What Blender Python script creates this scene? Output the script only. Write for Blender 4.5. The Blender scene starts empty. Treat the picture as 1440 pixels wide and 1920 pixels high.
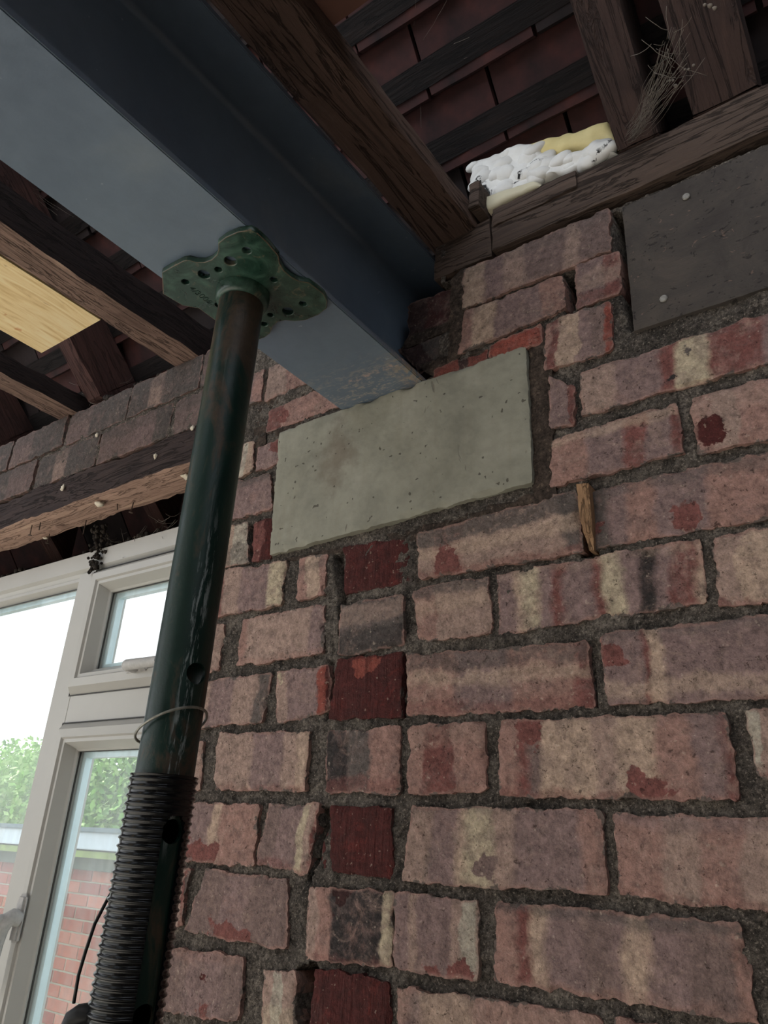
import bpy, bmesh, math, random
import numpy as np
from mathutils import Vector, Matrix, noise
random.seed(7)
C = bpy.context.scene.collection
PI = math.pi

# ------------------------------------------------------------ camera
YAW, PITCH, ROLL, FPX, DCAM = 0.64991142, 0.42113337, 0.05929433, 1431.545, 0.68
def cam_axes(a, b, c):
    ca, sa = math.cos(a), math.sin(a); cb, sb = math.cos(b), math.sin(b); cc, sc = math.cos(c), math.sin(c)
    F = Vector((-sa*cb, ca*cb, sb)); r = Vector((ca, sa, 0)); u = r.cross(F)
    return cc*r + sc*u, -sc*r + cc*u, F
CR, CU, CF = cam_axes(YAW, PITCH, ROLL)
CAM = Vector((0, -DCAM, 0))          # metres; z = 0 is the eye height, the floor is at FLOOR
FLOOR = -1.75
cd = bpy.data.cameras.new('camera'); cam = bpy.data.objects.new('camera', cd); C.objects.link(cam)
cd.sensor_fit = 'HORIZONTAL'; cd.sensor_width = 36; cd.lens = 36*FPX/1440; cd.clip_start = 0.02; cd.clip_end = 300
mw = Matrix((CR, CU, -CF)).transposed().to_4x4(); mw.translation = CAM
cam.matrix_world = mw
bpy.context.scene.camera = cam

# ------------------------------------------------------------ world, sun, exposure
w = bpy.data.worlds.new('overcast_sky'); bpy.context.scene.world = w; w.use_nodes = True
nt = w.node_tree; bg = nt.nodes['Background']
tc = nt.nodes.new('ShaderNodeTexCoord'); sx = nt.nodes.new('ShaderNodeSeparateXYZ')
rp = nt.nodes.new('ShaderNodeValToRGB')
nt.links.new(tc.outputs['Generated'], sx.inputs[0]); nt.links.new(sx.outputs['Z'], rp.inputs[0])
rp.color_ramp.elements[0].position = 0.0; rp.color_ramp.elements[0].color = (.95, .97, 1, 1)
rp.color_ramp.elements[1].position = 0.7; rp.color_ramp.elements[1].color = (.80, .89, 1, 1)
nt.links.new(rp.outputs[0], bg.inputs[0]); bg.inputs['Strength'].default_value = 2.0
sl = bpy.data.lights.new('sun', 'SUN'); so = bpy.data.objects.new('sun', sl); C.objects.link(so)
sl.energy = 10.0; sl.angle = math.radians(8); sl.color = (1, .93, .84)
so.rotation_euler = Vector((-.8, .04, .50)).to_track_quat('Z', 'Y').to_euler()
vs = bpy.context.scene.view_settings
vs.view_transform = 'Standard'; vs.look = 'None'; vs.gamma = 1; vs.use_curve_mapping = False
vs.exposure = 0.12

# ------------------------------------------------------------ helpers
def lin(c):
    return tuple(((v/255)/12.92 if v <= 10 else (((v/255)+.055)/1.055)**2.4) for v in c)
def ray(x, y):
    return CR*((x-720)/FPX) + CU*(-(y-960)/FPX) + CF
def onwall(x, y, Y=0.0):
    """point of the wall plane Y that the photograph shows at this pixel -> (X, Z)"""
    d = ray(x, y); t = (DCAM+Y)/d.y
    return (d.x*t, d.z*t)
def onlevel(x, y, Z):
    d = ray(x, y); t = Z/d.z
    return (d.x*t, d.y*t-DCAM)
def fbm(p, s, o=3):
    v = 0; a = 1; t = 0
    for i in range(o):
        v += a*noise.noise(p*s); t += a; a *= .5; s *= 2.03
    return v/t

class NB:
    def __init__(s, name):
        s.m = bpy.data.materials.new(name); s.m.use_nodes = True
        s.t = s.m.node_tree; s.b = s.t.nodes['Principled BSDF']
    def n(s, kind, **kw):
        x = s.t.nodes.new('ShaderNode'+kind)
        for k, v in kw.items(): setattr(x, k, v)
        return x
    def set(s, inp, v):
        if v is None: return
        if isinstance(v, bpy.types.NodeSocket): s.t.links.new(v, inp)
        elif isinstance(v, (tuple, list)) and len(v) == 3 and inp.type == 'RGBA': inp.default_value = (*v, 1)
        else: inp.default_value = v
    def math(s, op, a, b=None, c=None, clamp=False):
        x = s.n('Math', operation=op); x.use_clamp = clamp
        s.set(x.inputs[0], a); s.set(x.inputs[1], b); s.set(x.inputs[2], c)
        return x.outputs[0]
    def coord(s, kind='Object', scale=(1, 1, 1), loc=(0, 0, 0)):
        t = s.n('TexCoord'); m = s.n('Mapping'); s.t.links.new(t.outputs[kind], m.inputs[0])
        m.inputs['Scale'].default_value = scale; m.inputs['Location'].default_value = loc
        return m.outputs[0]
    def noise(s, co, scale, detail=4, rough=.55, dist=0):
        x = s.n('TexNoise'); s.set(x.inputs['Vector'], co)
        x.inputs['Scale'].default_value = scale; x.inputs['Detail'].default_value = detail
        x.inputs['Roughness'].default_value = rough; x.inputs['Distortion'].default_value = dist
        return x.outputs['Fac']
    def ramp(s, f, stops, interp='LINEAR'):
        x = s.n('ValToRGB'); s.set(x.inputs[0], f); r = x.color_ramp; r.interpolation = interp
        stops = sorted(stops, key=lambda q: q[0])
        while len(r.elements) < len(stops): r.elements.new(.5)
        while len(r.elements) > len(stops): r.elements.remove(r.elements[-1])
        for e, (p, c) in zip(r.elements, stops):
            e.position = p; e.color = (*c, 1) if isinstance(c, tuple) else (c, c, c, 1)
        return x.outputs[0]
    def mix(s, f, a, b, mode='MIX'):
        x = s.n('Mix', data_type='RGBA', blend_type=mode)
        s.set(x.inputs[0], f); s.set(x.inputs[6], a); s.set(x.inputs[7], b)
        return x.outputs[2]
    def step(s, v, lo, hi):
        x = s.n('MapRange', interpolation_type='SMOOTHSTEP'); s.set(x.inputs[0], v)
        x.inputs[1].default_value = lo; x.inputs[2].default_value = hi
        return x.outputs[0]
    def bump(s, h, strength=.5, dist=.002, prev=None):
        x = s.n('Bump'); x.inputs['Strength'].default_value = strength; x.inputs['Distance'].default_value = dist
        s.set(x.inputs['Height'], h); s.set(x.inputs['Normal'], prev)
        return x.outputs[0]
    def out(s, col=None, rough=None, metal=None, normal=None, spec=None, coat=None):
        s.set(s.b.inputs['Base Color'], col); s.set(s.b.inputs['Roughness'], rough)
        s.set(s.b.inputs['Metallic'], metal); s.set(s.b.inputs['Normal'], normal)
        s.set(s.b.inputs['Specular IOR Level'], spec); s.set(s.b.inputs['Coat Weight'], coat)
        return s.m

def simple(name, c, rough=.8, var=.25, scale=20, bump=.3, bd=.001, metal=0, spec=.4, stretch=(1, 1, 1), dark=None, light=None):
    b = NB(name); co = b.coord(scale=stretch); c = lin(c)
    n = b.noise(co, scale, 5, .6); lo = tuple(v*(1-var) for v in c) if dark is None else lin(dark)
    hi = tuple(min(1, v*(1+var)) for v in c) if light is None else lin(light)
    col = b.ramp(n, [(.3, lo), (.5, c), (.7, hi)])
    n2 = b.noise(co, scale*6, 4, .6)
    return b.out(col, rough, metal, b.bump(n2, bump, bd), spec)

# ---- timber: grain runs along one axis
def timber(name, axis, base, dark, light, grain=1.0, cracks=.5, rough=.85, tilt=0):
    b = NB(name); sc = [26, 26, 26]; sc[axis] = 2.2
    t = b.n('TexCoord'); vr = b.n('VectorRotate', rotation_type='X_AXIS'); vr.inputs['Angle'].default_value = tilt
    mp = b.n('Mapping'); b.t.links.new(t.outputs['Object'], vr.inputs['Vector']); b.t.links.new(vr.outputs[0], mp.inputs[0])
    mp.inputs['Scale'].default_value = tuple(v*grain for v in sc); co = mp.outputs[0]; iso = b.coord()
    g = b.noise(co, 2.2, 7, .65, .8); big = b.noise(iso, 7, 4, .6, .5); fine = b.noise(co, 9, 4, .7)
    col = b.ramp(g, [(.28, lin(dark)), (.47, lin(base)), (.6, lin(base)), (.76, lin(light))])
    col = b.mix(b.step(big, .52, .68), col, b.mix(.5, col, lin(dark)))
    crk = b.step(b.math('ABSOLUTE', b.math('SUBTRACT', g, .5)), .0, .022)
    col = b.mix(b.math('MULTIPLY', b.math('SUBTRACT', 1, crk), cracks), col, tuple(v*.3 for v in lin(dark)))
    flk = b.step(b.noise(iso, 60, 3, .7), .70, .76)
    col = b.mix(b.math('MULTIPLY', flk, .6), col, lin(light))
    h = b.math('ADD', b.math('MULTIPLY', crk, 1.2), b.math('ADD', g, fine))
    return b.out(col, rough, 0, b.bump(h, .9, .0025), .25)

def obj(name, me, m=None, parent=None, label=None, smooth=True):
    o = bpy.data.objects.new(name, me); C.objects.link(o)
    if m is not None:
        for q in (m if isinstance(m, (list, tuple)) else [m]): me.materials.append(q)
    if parent is not None: o.parent = parent
    if label: o['label'] = label
    if smooth:
        for p in me.polygons: p.use_smooth = True
    return o
def fromb(name, bm, m=None, parent=None, label=None, smooth=True, angle=None):
    me = bpy.data.meshes.new(name)
    bmesh.ops.recalc_face_normals(bm, faces=bm.faces)
    bm.to_mesh(me); bm.free()
    o = obj(name, me, m, parent, label, smooth)
    if angle: me.set_sharp_from_angle(angle=math.radians(angle))
    return o
def thing(name, label, cat, loc=(0, 0, 0), group=None):
    o = bpy.data.objects.new(name, None); C.objects.link(o); o.location = loc; o.empty_display_size = .05
    tag(o, label, cat, group); return o
def tag(o, label, cat, group=None):
    o['label'] = label; o['category'] = cat
    if group: o['group'] = group
    return o
def structure(o, label):
    o['kind'] = 'structure'; o['label'] = label; return o
def settle(o):
    """children were modelled in world space: cancel the parent's offset"""
    for ch in [c for c in bpy.data.objects if c.parent == o]:
        ch.matrix_parent_inverse = Matrix.Translation(-Vector(o.location))

def rbox(bm, p0, p1, n=(1, 1, 1), amp=0, freq=8, mat=None, seed=0, sharp=.0, face_mat=None, fine=0):
    """subdivided box, optionally warped by noise (sawn, worn timber)"""
    p0 = Vector(p0); p1 = Vector(p1); vs = {}
    def vert(i, j, k):
        key = (i, j, k)
        if key in vs: return vs[key]
        p = Vector((p0.x+(p1.x-p0.x)*i/n[0], p0.y+(p1.y-p0.y)*j/n[1], p0.z+(p1.z-p0.z)*k/n[2]))
        if amp:
            q = p + Vector((seed*3.1, seed*1.7, seed*5.3))
            edge = sum(1 for a, b in ((i, n[0]), (j, n[1]), (k, n[2])) if a in (0, b))
            a = amp*(1.7 if edge > 1 else 1)
            d = Vector((fbm(q, freq), fbm(q+Vector((9, 0, 0)), freq), fbm(q+Vector((0, 9, 0)), freq)))
            if fine: d += Vector((noise.noise(q*freq*7), noise.noise((q+Vector((5, 0, 0)))*freq*7), noise.noise((q+Vector((0, 5, 0)))*freq*7)))*fine
            p = p + d*a
            if sharp and edge > 1:
                c = (p0+p1)/2
                for ax in range(3):
                    if (i, j, k)[ax] in (0, n[ax]): p[ax] += -sharp if p[ax] > c[ax] else sharp
        if mat is not None: p = mat @ p
        vs[key] = bm.verts.new(p); return vs[key]
    def quad(a, b, c, d, idx):
        f = bm.faces.new((a, b, c, d)); f.material_index = (face_mat or {}).get(idx, 0)
    X, Y, Z = n
    for i in range(X):
        for j in range(Y):
            quad(vert(i, j, 0), vert(i, j+1, 0), vert(i+1, j+1, 0), vert(i+1, j, 0), '-z')
            quad(vert(i, j, Z), vert(i+1, j, Z), vert(i+1, j+1, Z), vert(i, j+1, Z), '+z')
    for i in range(X):
        for k in range(Z):
            quad(vert(i, 0, k), vert(i+1, 0, k), vert(i+1, 0, k+1), vert(i, 0, k+1), '-y')
            quad(vert(i, Y, k), vert(i, Y, k+1), vert(i+1, Y, k+1), vert(i+1, Y, k), '+y')
    for j in range(Y):
        for k in range(Z):
            quad(vert(0, j, k), vert(0, j, k+1), vert(0, j+1, k+1), vert(0, j+1, k), '-x')
            quad(vert(X, j, k), vert(X, j+1, k), vert(X, j+1, k+1), vert(X, j, k+1), '+x')
def box(name, p0, p1, m, parent=None, n=(1, 1, 1), amp=0, freq=8, mat=None, seed=0, sharp=0, label=None, smooth=None, bevel=0, face_mat=None, fine=0):
    bm = bmesh.new(); rbox(bm, p0, p1, n, amp, freq, mat, seed, sharp, face_mat, fine)
    if bevel: bmesh.ops.bevel(bm, geom=bm.edges[:], offset=bevel, segments=2, affect='EDGES')
    return fromb(name, bm, m, parent, label, smooth if smooth is not None else bool(amp), 40)

def lathe(bm, prof, segs=48, mat=None, close=False):
    """prof: list of (r, z)"""
    rings = []
    for r, z in prof:
        ring = [bm.verts.new((r*math.cos(2*PI*i/segs), r*math.sin(2*PI*i/segs), z)) for i in range(segs)]
        rings.append(ring)
    for a, b in zip(rings, rings[1:]+([rings[0]] if close else [])):
        for i in range(segs): bm.faces.new((a[i], a[(i+1) % segs], b[(i+1) % segs], b[i]))
    if not close:
        bm.faces.new(rings[0][::-1]); bm.faces.new(rings[-1])
    if mat is not None: bmesh.ops.transform(bm, matrix=mat, verts=[v for r in rings for v in r])

def tube(bm, pts, r, segs=8, closed=False):
    pts = [Vector(p) for p in pts]; rings = []; n = len(pts); prev = None
    for i, p in enumerate(pts):
        a = pts[(i-1) % n] if (closed or i) else p; b = pts[(i+1) % n] if (closed or i < n-1) else p
        t = (b-a).normalized()
        if prev is None: u = t.orthogonal().normalized()
        else:
            u = prev-t*prev.dot(t); u = u.normalized() if u.length > 1e-6 else t.orthogonal().normalized()
        prev = u; v = t.cross(u); rr = r(i/(n-1)) if callable(r) else r
        rings.append([bm.verts.new(p+(u*math.cos(2*PI*k/segs)+v*math.sin(2*PI*k/segs))*rr) for k in range(segs)])
    for i in range(n if closed else n-1):
        a, b = rings[i], rings[(i+1) % n]
        for k in range(segs): bm.faces.new((a[k], a[(k+1) % segs], b[(k+1) % segs], b[k]))
    if not closed: bm.faces.new(rings[0][::-1]); bm.faces.new(rings[-1])

def curve_mesh(loops, depth, bevel=0, z0=0.0):
    """closed outlines (first outer, others holes) -> solid plate mesh, depth downwards from z0"""
    cu = bpy.data.curves.new('c', 'CURVE'); cu.dimensions = '2D'; cu.fill_mode = 'BOTH'
    cu.extrude = depth/2-bevel; cu.bevel_depth = bevel; cu.bevel_resolution = 1
    for lp in loops:
        s = cu.splines.new('POLY'); s.points.add(len(lp)-1); s.use_cyclic_u = True
        for q, p in zip(s.points, lp): q.co = (p[0], p[1], 0, 1)
    o = bpy.data.objects.new('c', cu); C.objects.link(o)
    dg = bpy.context.evaluated_depsgraph_get()
    me = bpy.data.meshes.new_from_object(o.evaluated_get(dg))
    bpy.data.objects.remove(o); bpy.data.curves.remove(cu)
    me.transform(Matrix.Translation((0, 0, z0-depth/2))); me.materials.clear()
    return me

# ------------------------------------------------------------ materials
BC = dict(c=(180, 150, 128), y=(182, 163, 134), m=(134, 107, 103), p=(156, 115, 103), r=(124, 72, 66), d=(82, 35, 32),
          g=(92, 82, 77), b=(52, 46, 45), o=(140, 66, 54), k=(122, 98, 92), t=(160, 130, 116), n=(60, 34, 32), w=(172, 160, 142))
BC = {k: tuple(1.0*(v*.82+.18*sum(c)/3) for v in c) for k, c in BC.items()}
MORTAR = (104, 97, 91)
def brick_mat(bands, L, H, over=(), chips=(), smear=.5, seed=0, cut=False, dirt=0.0):
    """clay brick: firing bands across the face, sooty layers, chips, pits and mortar smears"""
    b = NB('brick_clay'); co = b.coord(loc=(seed*.73, 0, seed*.41))
    uv = b.n('TexCoord').outputs['UV']; sp = b.n('SeparateXYZ'); b.t.links.new(uv, sp.inputs[0])
    u, v = sp.outputs[0], sp.outputs[1]
    nz = b.math('SUBTRACT', b.noise(co, 22, 5, .6), .5); nf = b.noise(co, 90, 5, .65); nv = b.noise(co, 260, 3, .6)
    nz2 = b.math('SUBTRACT', nf, .5)
    uu = b.math('ADD', u, b.math('ADD', b.math('MULTIPLY', nz, .022/max(L, .03)*1.3), b.math('MULTIPLY', nz2, .006/max(L, .03))))
    vv = b.math('ADD', v, b.math('ADD', b.math('MULTIPLY', nz, .5), b.math('MULTIPLY', nz2, .2)))
    stops = []; pr = None
    bands = [(x[0], float(x[1:] or 0)) for x in bands.split()]
    for i, (c, p) in enumerate(bands):
        col = lin(BC[c])
        if pr is not None: stops.append((max(p-.018, 0), pr))
        stops.append((min(p+.018 if i else 0, 1), col)); pr = col
    col = b.ramp(uu, stops)
    col = b.mix(b.math('MULTIPLY', b.step(b.noise(co, 38, 6, .75, .3), .45, .66), .50), col, lin(BC['k'] if not cut else BC['n']))
    col = b.mix(b.math('MULTIPLY', b.step(b.noise(co, 27, 6, .75, 1.), .52, .68), .50), col, lin(BC['t'] if not cut else (112, 48, 42)))
    col = b.mix(b.math('MULTIPLY', b.step(b.noise(co, 14, 6, .75, .5), .56, .70), .45), col, lin(BC['p'] if not cut else (70, 30, 28)))
    for (c, v0, v1, s) in over:
        m1 = b.step(vv, v0-.06, v0+.06) if v0 > 0 else 1.0
        m2 = b.math('SUBTRACT', 1, b.step(vv, v1-.06, v1+.06)) if v1 < 1 else 1.0
        f = b.math('MULTIPLY', b.math('MULTIPLY', m1, m2), b.math('MULTIPLY', b.step(nf, .28, .5), s))
        col = b.mix(f, col, lin(BC[c]))
    for (cu, cv, r, c) in chips:
        dx = b.math('MULTIPLY', b.math('SUBTRACT', u, cu), L); dy = b.math('MULTIPLY', b.math('SUBTRACT', v, cv), H)
        d = b.math('SQRT', b.math('ADD', b.math('MULTIPLY', dx, dx), b.math('MULTIPLY', dy, dy)))
        d = b.math('ADD', d, b.math('ADD', b.math('MULTIPLY', nz, .085), b.math('MULTIPLY', b.math('SUBTRACT', nf, .5), .022)))
        col = b.mix(b.math('SUBTRACT', 1, b.step(d, r-.0015, r+.0015)), col, lin(BC[c]))
    # pale arrises and red rims where the skin of the brick is broken, mortar smeared over the edges
    eu = b.math('MULTIPLY', b.math('MINIMUM', u, b.math('SUBTRACT', 1, u)), L)
    ev = b.math('MULTIPLY', b.math('MINIMUM', v, b.math('SUBTRACT', 1, v)), H)
    ed = b.math('MINIMUM', eu, ev)
    e1 = b.math('ADD', ed, b.math('MULTIPLY', nz, .012))
    col = b.mix(b.math('MULTIPLY', b.math('SUBTRACT', 1, b.step(e1, .0, .003)), .65), col, lin(BC['p'] if not cut else BC['d']))
    sm = b.math('SUBTRACT', b.math('MULTIPLY', b.math('SUBTRACT', b.noise(co, 33, 6, .7, .6), .52), .09*smear), ed)
    col = b.mix(b.math('MULTIPLY', b.step(sm, 0, .0015), .85), col, b.mix(nf, lin((70, 64, 60)), lin(MORTAR)))
    pits = b.math('MAXIMUM', b.step(b.noise(co, 150, 5, .8), .615, .66), b.step(b.noise(co, 45, 6, .8, .4), .66, .69))
    col = b.mix(b.math('MULTIPLY', pits, .62), col, tuple(.28*q for q in lin((110, 78, 70))))
    scum = b.step(b.noise(co, 20, 7, .8, 1.2), .57, .66)
    col = b.mix(b.math('MULTIPLY', scum, .35 if not cut else .1), col, lin((98, 90, 84)))
    pale = b.step(b.noise(co, 210, 2, .5), .66, .72)
    col = b.mix(b.math('MULTIPLY', pale, .3), col, lin((196, 178, 160)))
    tone = b.ramp(b.noise(co, 95, 8, .85), [(.34, .35), (.5, .97), (.66, 1.6)])
    col = b.mix(.8, col, tone, 'MULTIPLY')
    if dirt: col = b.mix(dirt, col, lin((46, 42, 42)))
    h = b.math('SUBTRACT', b.math('ADD', b.math('MULTIPLY', nf, 1.2), b.math('MULTIPLY', nv, .8)), b.math('MULTIPLY', pits, 1.1))
    if cut:
        g = b.noise(b.coord(scale=(120, 60, 13), loc=(seed, 0, 0)), 1, 5, .65, .6)
        col = b.mix(b.math('MULTIPLY', b.step(g, .55, .72), .5), col, tuple(.35*q for q in lin(BC['d'])))
        h = b.math('ADD', h, b.math('MULTIPLY', g, 2.5))
    return b.out(col, .92, 0, b.bump(h, .9, .0022), .25)

def mortar_mat(name, base, dark, light, s=1.0, bd=.004):
    b = NB(name); co = b.coord(); n1 = b.noise(co, 30*s, 6, .65); n2 = b.noise(co, 170*s, 6, .8); n3 = b.noise(co, 8, 3, .5)
    col = b.ramp(n1, [(.3, lin(dark)), (.5, lin(base)), (.72, lin(light))])
    col = b.mix(b.math('MULTIPLY', b.step(n3, .45, .65), .4), col, lin(dark))
    col = b.mix(.9, col, b.ramp(n2, [(.36, .3), (.5, .9), (.62, 1.75)]), 'MULTIPLY')
    gr = b.noise(b.coord(loc=(4, 4, 4)), 420*s, 3, .7)
    col = b.mix(b.math('MULTIPLY', b.step(gr, .58, .66), .55), col, lin(tuple(min(255, v*1.45) for v in light)))
    col = b.mix(b.math('MULTIPLY', b.math('SUBTRACT', 1, b.step(gr, .36, .43)), .7), col, tuple(.3*v for v in lin(dark)))
    return b.out(col, .95, 0, b.bump(b.math('ADD', b.math('MULTIPLY', n2, .9), b.math('ADD', n1, gr)), 1.0, bd), .2)
m_mortar = mortar_mat('old_lime_mortar', (101, 93, 86), (62, 57, 53), (134, 124, 114))
m_fresh = mortar_mat('fresh_brown_mortar', (66, 56, 49), (56, 47, 42), (76, 65, 57), .5, .0008)
m_core = mortar_mat('wall_core', (70, 60, 56), (50, 42, 40), (86, 74, 68))

def concrete_mat():
    b = NB('padstone_concrete'); co = b.coord(); n1 = b.noise(co, 9, 4, .6, .6); n2 = b.noise(co, 45, 5, .65); n3 = b.noise(co, 300, 3, .6)
    col = b.ramp(n1, [(.3, lin((130, 127, 114))), (.5, lin((142, 139, 125))), (.72, lin((155, 151, 137)))])
    col = b.mix(.55, col, b.ramp(n2, [(.3, .72), (.55, 1.0), (.7, 1.1)]), 'MULTIPLY')
    drip = b.noise(b.coord(scale=(55, 1, 6)), 1, 4, .6)
    col = b.mix(b.math('MULTIPLY', b.step(drip, .5, .72), .28), col, lin((128, 122, 106)))
    # brown stain at the foot of the bearing
    sp = b.n('SeparateXYZ'); b.t.links.new(b.n('TexCoord').outputs['Object'], sp.inputs[0])
    X, Z = sp.outputs[0], sp.outputs[2]
    d = b.math('ADD', b.math('MULTIPLY', b.math('ABSOLUTE', b.math('SUBTRACT', X, -.600)), 9), b.math('MULTIPLY', b.math('ABSOLUTE', b.math('SUBTRACT', Z, .475)), 5.5))
    d = b.math('ADD', d, b.math('MULTIPLY', b.math('SUBTRACT', n2, .5), .8))
    col = b.mix(b.math('MULTIPLY', b.math('SUBTRACT', 1, b.step(d, .0, .5)), .55), col, lin((104, 88, 74)))
    pk = b.step(b.noise(co, 120, 1, .4), .735, .75)
    col = b.mix(b.math('MULTIPLY', pk, .75), col, lin((62, 56, 48)))
    sc = b.step(b.noise(b.coord(scale=(1, 1, .5)), 34, 2, .4, 1.5), .73, .76)
    col = b.mix(b.math('MULTIPLY', sc, .5), col, lin((98, 88, 78)))
    h = b.math('SUBTRACT', b.math('ADD', n2, b.math('MULTIPLY', n3, .3)), b.math('MULTIPLY', b.math('ADD', pk, sc), 1.3))
    return b.out(col, .85, 0, b.bump(h, .5, .0014), .3)

def steel_mat():
    b = NB('blue_grey_primed_steel'); co = b.coord(); n1 = b.noise(co, 6, 4, .6, .4); n2 = b.noise(co, 60, 5, .7); n3 = b.noise(co, 420, 2, .5)
    col = b.ramp(n1, [(.3, lin((88, 102, 119))), (.55, lin((99, 113, 129))), (.75, lin((118, 128, 137)))])
    col = b.mix(.35, col, b.ramp(n2, [(.35, .8), (.65, 1.15)]), 'MULTIPLY')
    sp = b.n('SeparateXYZ'); b.t.links.new(b.n('TexCoord').outputs['Object'], sp.inputs[0])
    X, Y, Z = sp.outputs
    # scraped and dusty end of the bottom flange near its bearing
    near = b.step(Y, -.115, -.01); low = b.math('SUBTRACT', 1, b.step(Z, .56, .57))
    sc = b.noise(b.coord(scale=(30, 160, 30)), 1.0, 5, .7, 1.2); sc2 = b.noise(co, 130, 4, .75)
    m = b.math('MULTIPLY', b.math('MULTIPLY', near, low), b.math('MULTIPLY', b.step(sc, .50, .56), b.step(sc2, .42, .55)))
    col = b.mix(m, col, lin((158, 150, 142)))
    edge = b.math('MULTIPLY', b.step(X, -.50, -.466), b.math('MULTIPLY', b.step(Y, -.09, -.03), low))
    col = b.mix(b.math('MULTIPLY', edge, b.step(sc2, .38, .6)), col, lin((150, 134, 118)))
    cp = b.math('MULTIPLY', b.math('MULTIPLY', b.step(Y, -.056, -.052), b.math('SUBTRACT', 1, b.step(Y, -.050, -.046))), b.math('MULTIPLY', b.step(X, -.56, -.54), low))
    col = b.mix(b.math('MULTIPLY', cp, b.step(sc2, .47, .58)), col, lin((176, 152, 144)))
    sp2 = b.step(b.noise(co, 95, 2, .5), .74, .77)
    col = b.mix(b.math('MULTIPLY', sp2, .5), col, lin((150, 160, 170)))
    r = b.ramp(n2, [(.3, .30), (.7, .42)])
    return b.out(col, r, 0, b.bump(b.math('ADD', n3, b.math('MULTIPLY', n2, .6)), .12, .0006), .9)

def prop_mat(name, worn=.5):
    b = NB(name); co = b.coord(scale=(1, 1, .35)); iso = b.coord(); n1 = b.noise(co, 28, 5, .7, .7); n2 = b.noise(iso, 120, 4, .7)
    col = b.ramp(n1, [(.3, lin((10, 32, 28))), (.55, lin((13, 42, 36))), (.7, lin((20, 56, 46)))])
    sp = b.n('SeparateXYZ'); b.t.links.new(b.n('TexCoord').outputs['Object'], sp.inputs[0])
    top = b.math('MULTIPLY', b.step(sp.outputs[2], .34, .54), .12)
    rust = b.step(b.math('ADD', n1, top), .57-.07*worn, .66)
    col = b.mix(b.math('MULTIPLY', rust, .85), col, b.mix(n2, lin((34, 28, 24)), lin((92, 72, 58))))
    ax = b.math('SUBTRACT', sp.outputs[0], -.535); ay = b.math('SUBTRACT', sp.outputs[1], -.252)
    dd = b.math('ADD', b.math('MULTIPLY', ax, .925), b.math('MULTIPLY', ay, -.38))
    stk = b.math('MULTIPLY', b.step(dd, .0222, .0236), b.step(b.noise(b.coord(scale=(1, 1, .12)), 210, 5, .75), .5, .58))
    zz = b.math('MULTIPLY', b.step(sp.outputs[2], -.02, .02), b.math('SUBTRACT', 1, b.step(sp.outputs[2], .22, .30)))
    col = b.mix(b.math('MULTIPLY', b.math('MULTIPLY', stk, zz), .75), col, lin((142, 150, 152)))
    col = b.mix(b.math('MULTIPLY', b.step(b.noise(b.coord(scale=(1, 1, .08)), 160, 4, .7), .62, .68), .35), col, lin((86, 92, 86)))
    spk = b.step(b.noise(iso, 90, 3, .6), .735, .75)
    col = b.mix(b.math('MULTIPLY', spk, .7), col, lin((150, 92, 66)))
    return b.out(col, b.ramp(n1, [(.3, .27), (.7, .55)]), 0, b.bump(b.math('ADD', n2, n1), .35, .001), .35)

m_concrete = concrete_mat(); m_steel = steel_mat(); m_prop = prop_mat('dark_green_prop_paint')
def plate_mat():
    b = NB('worn_green_plate'); co = b.coord(); n1 = b.noise(co, 30, 5, .7, .7); n2 = b.noise(co, 160, 4, .7)
    col = b.ramp(n1, [(.3, lin((20, 44, 36))), (.5, lin((30, 58, 47))), (.72, lin((70, 100, 86)))])
    col = b.mix(b.math('MULTIPLY', b.step(b.noise(co, 60, 5, .7, 1), .58, .66), .7), col, b.mix(n2, lin((60, 46, 36)), lin((128, 120, 98))))
    return b.out(col, b.ramp(n1, [(.3, .22), (.7, .42)]), 0, b.bump(n2, .3, .0008), .6)
m_plate = plate_mat()
m_rustedge = simple('bare_rusty_edge', (120, 92, 74), .7, .4, 90, .5)
m_thread = simple('black_greased_thread', (13, 14, 16), .20, .3, 60, .15, .0003, spec=.35)
m_black = simple('black_rubber', (16, 17, 20), .5, .2, 40, .2)
m_wire = simple('galvanised_wire', (140, 138, 130), .4, .3, 200, .3, metal=.6)
m_pvc = simple('white_pvc', (176, 173, 167), .38, .05, 6, .04, spec=.5)
m_bead = simple('aluminium_spacer', (206, 226, 232), .35, .05, 30, .1, metal=.2)
m_handle = simple('dirty_white_handle', (180, 177, 174), .6, .15, 120, .5)
m_gasket = simple('dark_gasket', (58, 56, 54), .6, .1, 30, .1)
m_tile = simple('clay_roof_tile', (56, 31, 31), .9, .45, 14, .5, .0015, dark=(30, 20, 22), light=(78, 41, 37))
m_tile2 = simple('sooty_roof_tile', (34, 25, 26), .9, .4, 14, .5, .0015)
m_tile3 = simple('orange_roof_tile', (196, 118, 84), .9, .25, 20, .5, .0015)
m_batten = timber('batten_wood', 0, (26, 20, 20), (17, 14, 15), (40, 31, 29))
m_rafter = timber('rafter_wood', 1, (66, 51, 47), (48, 38, 37), (84, 64, 57), .8, .2, .85, math.atan(.94))
m_rafter_l = timber('rafter_wood_reddish', 1, (74, 50, 46), (52, 37, 36), (88, 58, 52), .8, .2, .85, math.atan(.94))
m_joist_dark = timber('joist_sooty_shaded_side', 1, (48, 38, 37), (30, 25, 26), (70, 56, 50))  # soot plus the shade of the side face, both in the colour
m_joist_under = timber('joist_bare_lit_underside', 1, (138, 112, 100), (94, 74, 66), (186, 156, 136), 1.4, .6)  # bare wood, made paler by floor bounce light painted into the colour
m_trimmer = timber('trimmer_old_wood', 1, (100, 80, 71), (76, 61, 55), (124, 104, 94), .9, .5)
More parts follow.
